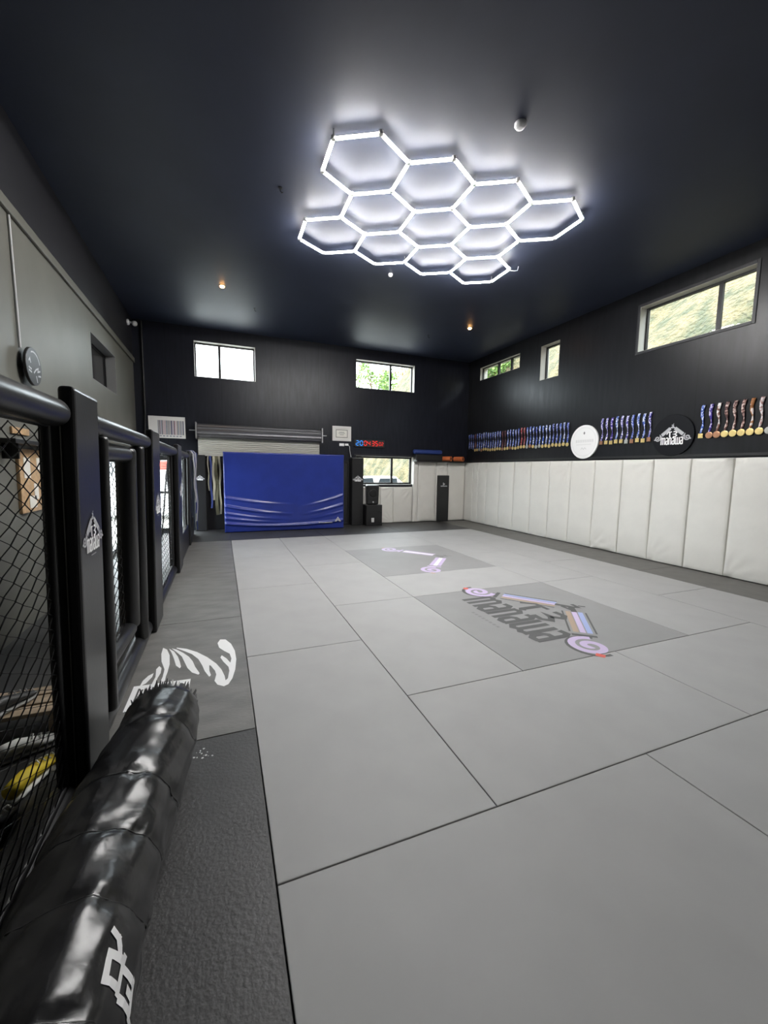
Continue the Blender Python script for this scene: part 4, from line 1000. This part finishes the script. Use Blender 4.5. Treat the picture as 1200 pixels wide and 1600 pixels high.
for k in range(10):
    y = 5.05 + .98 * (9 - k) / 9
    rib = [5, 5, 6, 2, 5, 5, 1, 2, 0, 5][k]; dm = ['bronze', 'gold', 'gold', 'gold', 'gold', 'silver', 'bronze', 'gold', 'gold', 'bronze'][k]
    medal(2, y, 2.625 + rnd.uniform(-.01, .01), rib, dm, '%s ribbon with square medal, %s to the right of the white sign' % (RIBNAME[rib], nth(k)), 'medals between the two round signs')
ys3 = [4.20, 4.08, 3.975, 3.868, 3.762, 3.656, 3.55, 3.44, 3.33, 3.21, 3.10, 2.98]
rb3 = [0, 6, 7, 8, 8, 8, 9, 10, 7, 9, 10, 8]
for k in range(12):
    dm = ['gold', 'bronze', 'bronze', 'gold', 'gold', 'gold', 'gold', 'gold', 'silver', 'gold', 'gold', 'silver'][k]
    medal(2 if k == 0 else 3, ys3[k], 2.635 + .002 * k, rb3[k], dm, '%s ribbon medal, %s right of the black round sign' % (RIBNAME[rb3[k]], nth(k)), 'medals right of the black sign')

# ------------------------------------------------------------------ outside
struct(MB().box((-60, -60, -.35), (90, 110, -.2)).build('yard_ground', 'ground'))
def bank(u, v):
    y = -6 + 40 * v; k = u; n1 = math.sin(y * 1.3 + 4 * u) * .18 + math.sin(y * 3.1 + 9 * u) * .08 + math.sin(u * 23 + y) * .07
    return V((8.8 + 8 * k + n1, y, -.2 + 12 * k ** .85 + n1 * .5))
struct(MB().grid(bank, 50, 120).build('grass_bank', 'bank'))
def bank2(u, v):
    x = -25 + 70 * v; n1 = math.sin(x * .9 + 4 * u) * .3 + math.sin(x * 2.1 + 9 * u) * .15
    return V((x, 30 + 10 * u + n1, -.2 + 4.2 * u ** .6 + n1 * .2))
struct(MB().grid(bank2, 20, 100).build('low_grass_bank', 'bank'))
def tree(x, y, z0, h, r, m, label, n=900, seed=1):
    rnd = random.Random(seed); t = thing('tree', label, 'tree', (x, y, z0), 'trees outside the windows')
    b = MB(); b.tube([(x, y, z0), (x + .1, y, z0 + h * .45), (x - .05, y, z0 + h * .8)], [.16, .11, .04], 8)
    for k in range(5):
        a = rnd.uniform(0, 6.28); b.tube([(x, y, z0 + h * (.4 + .07 * k)), (x + r * .6 * math.cos(a), y + r * .6 * math.sin(a), z0 + h * (.55 + .08 * k))], [.06, .02], 6)
    b.build('trunk', 'bark', t)
    b = MB(); cl = [(rnd.gauss(0, .45) * r, rnd.gauss(0, .45) * r, z0 + h * .7 + rnd.gauss(0, .3) * h * .35) for _ in range(22)]
    for k in range(n):
        c = rnd.choice(cl); d = V((rnd.gauss(0, 1), rnd.gauss(0, 1), rnd.gauss(0, 1))).normalized() * rnd.uniform(.1, .45) * r * .8
        p = V((x + c[0], y + c[1], c[2])) + d; s_ = rnd.uniform(.08, .17) * r * .5 + .04
        e1 = V((rnd.gauss(0, 1), rnd.gauss(0, 1), rnd.gauss(0, 1))).normalized(); e2 = e1.cross(V((rnd.gauss(0, 1), rnd.gauss(0, 1), rnd.gauss(0, 1)))).normalized()
        b.add([p - e1 * s_, p + e2 * s_ * .5, p + e1 * s_, p - e2 * s_ * .5], [(0, 1, 2, 3)], 0 if rnd.random() < .7 else 1)
    b.build('crown', [m, 'leaf_dark' if m == 'leaf' else m], t)
tree(15.2, 42, 2.0, 12.0, 2.6, 'leaf', 'green leafy tree seen through the right upper rear window', 1800, 3)
tree(20.5, 44, 2.0, 12.5, 2.3, 'leaf_dry', 'dry yellowish tree right of the green tree outside', 1000, 5)
tree(12.3, 16.6, 4.7, 2.7, 1.0, 'leaf', 'green bush on the bank outside the three pane window', 1500, 8)
def van():
    t = thing('van', 'white van with red side panel outside the glazed rear door', 'van', (-2.4, 15.8, -.2))
    b = MB(); prof = [(-5.2, .15), (-5.2, 1.1), (-4.6, 1.3), (-4.0, 2.15), (.3, 2.2), (.4, .15)]; n = len(prof)
    b.add([(p[0], 15, p[1]) for p in prof] + [(p[0], 16.8, p[1]) for p in prof], [tuple(range(n))[::-1], tuple(range(n, 2 * n))] + [(k, (k + 1) % n, n + (k + 1) % n, n + k) for k in range(n)])
    b.build('body', 'car_white', t, bevel=.06, seg=3)
    MB().box((-1.95, 14.985, 1.45), (-1.5, 14.999, 1.72)).build('red_panel', 'red_print', t)
    MB().box((-3.9, 14.985, 1.25), (-3.1, 14.999, 1.85)).build('side_window', 'car_glass', t)
    for x in (-4.2, -.7): MB().tube([(x, 14.95, .12), (x, 15.2, .12)], .33, 20).build('wheel', 'tyre', t)
van()
def car(x, y, label, L=4.2):
    t = thing('car', label, 'car', (x, y, -.2), 'white cars in the yard')
    prof = [(-.5, .30), (-.49, .75), (-.42, .92), (-.30, .98), (-.20, 1.42), (.22, 1.46), (.36, 1.0), (.48, .85), (.5, .30)]
    b = MB(); n = len(prof); vs = [(x + p[0] * L, y - .85, p[1] - .2) for p in prof] + [(x + p[0] * L, y + .85, p[1] - .2) for p in prof]
    b.add(vs, [tuple(range(n))[::-1], tuple(range(n, 2 * n))] + [(k, (k + 1) % n, n + (k + 1) % n, n + k) for k in range(n)]); b.build('body', 'car_white', t, bevel=.05, seg=3)
    for (a, c) in ((-.255, -.02), (.0, .25)):
        MB().hexa([(x + a * L, y - .87, .80), (x + c * L, y - .87, .80), (x + c * L, y - .84, .80), (x + a * L, y - .84, .80)], [(x + (a + .04) * L, y - .87, 1.16), (x + (c - .02) * L, y - .87, 1.18), (x + (c - .02) * L, y - .84, 1.18), (x + (a + .04) * L, y - .84, 1.16)]).build('side_window', 'car_glass', t)
    for px in (-.3, .32): MB().tube([(x + px * L, y - .88, .12), (x + px * L, y - .66, .12)], .32, 20).build('wheel', 'tyre', t)
car(6.3, 17.5, 'white car parked outside the low rear window, left one'); car(10.6, 19.0, 'white car parked outside the low rear window, right one')

# ------------------------------------------------------------------ light
w = bpy.data.worlds.new('sky'); SC.world = w; w.use_nodes = True
nt = w.node_tree; bg = nt.nodes['Background']; bg.inputs['Color'].default_value = (.86, .93, 1, 1); bg.inputs['Strength'].default_value = 3.0
s = bpy.data.lights.new('sun', 'SUN'); s.energy = .9; s.angle = .03; s.color = (1, .95, .86)
so = bpy.data.objects.new('sun', s); COL.objects.link(so)
so.rotation_euler = V((.15, .62, -.78)).to_track_quat('-Z', 'Y').to_euler(); so.location = (0, -10, 20)
def portal(pt, h, nrm):
    u0, u1, z0, z1 = h; l = bpy.data.lights.new('daylight_portal', 'AREA'); l.shape = 'RECTANGLE'; l.size = u1 - u0; l.size_y = z1 - z0; l.cycles.is_portal = True
    o = bpy.data.objects.new('daylight_portal', l); COL.objects.link(o); o.location = pt((u0 + u1) / 2, 1.05, (z0 + z1) / 2); o.rotation_euler = V(nrm).to_track_quat('-Z', 'Z').to_euler()
for h in (W1, W2, W3, D1): portal(pB, h, (0, -1, 0))
for h in (W4, W5, W6): portal(pR, h, (-1, 0, 0))
portal(pL, D2, (1, 0, 0))

vs_ = SC.view_settings
SC.display_settings.display_device = 'sRGB'
vs_.view_transform = 'Standard'; vs_.look = 'None'; vs_.gamma = 1; vs_.use_curve_mapping = False; vs_.exposure = 2.53
cy_ = SC.cycles
cy_.use_denoising = True; cy_.denoising_prefilter = 'ACCURATE'
cy_.max_bounces = 10; cy_.diffuse_bounces = 5; cy_.glossy_bounces = 4; cy_.transparent_max_bounces = 12
cy_.sample_clamp_indirect = 8; cy_.caustics_reflective = False; cy_.caustics_refractive = False
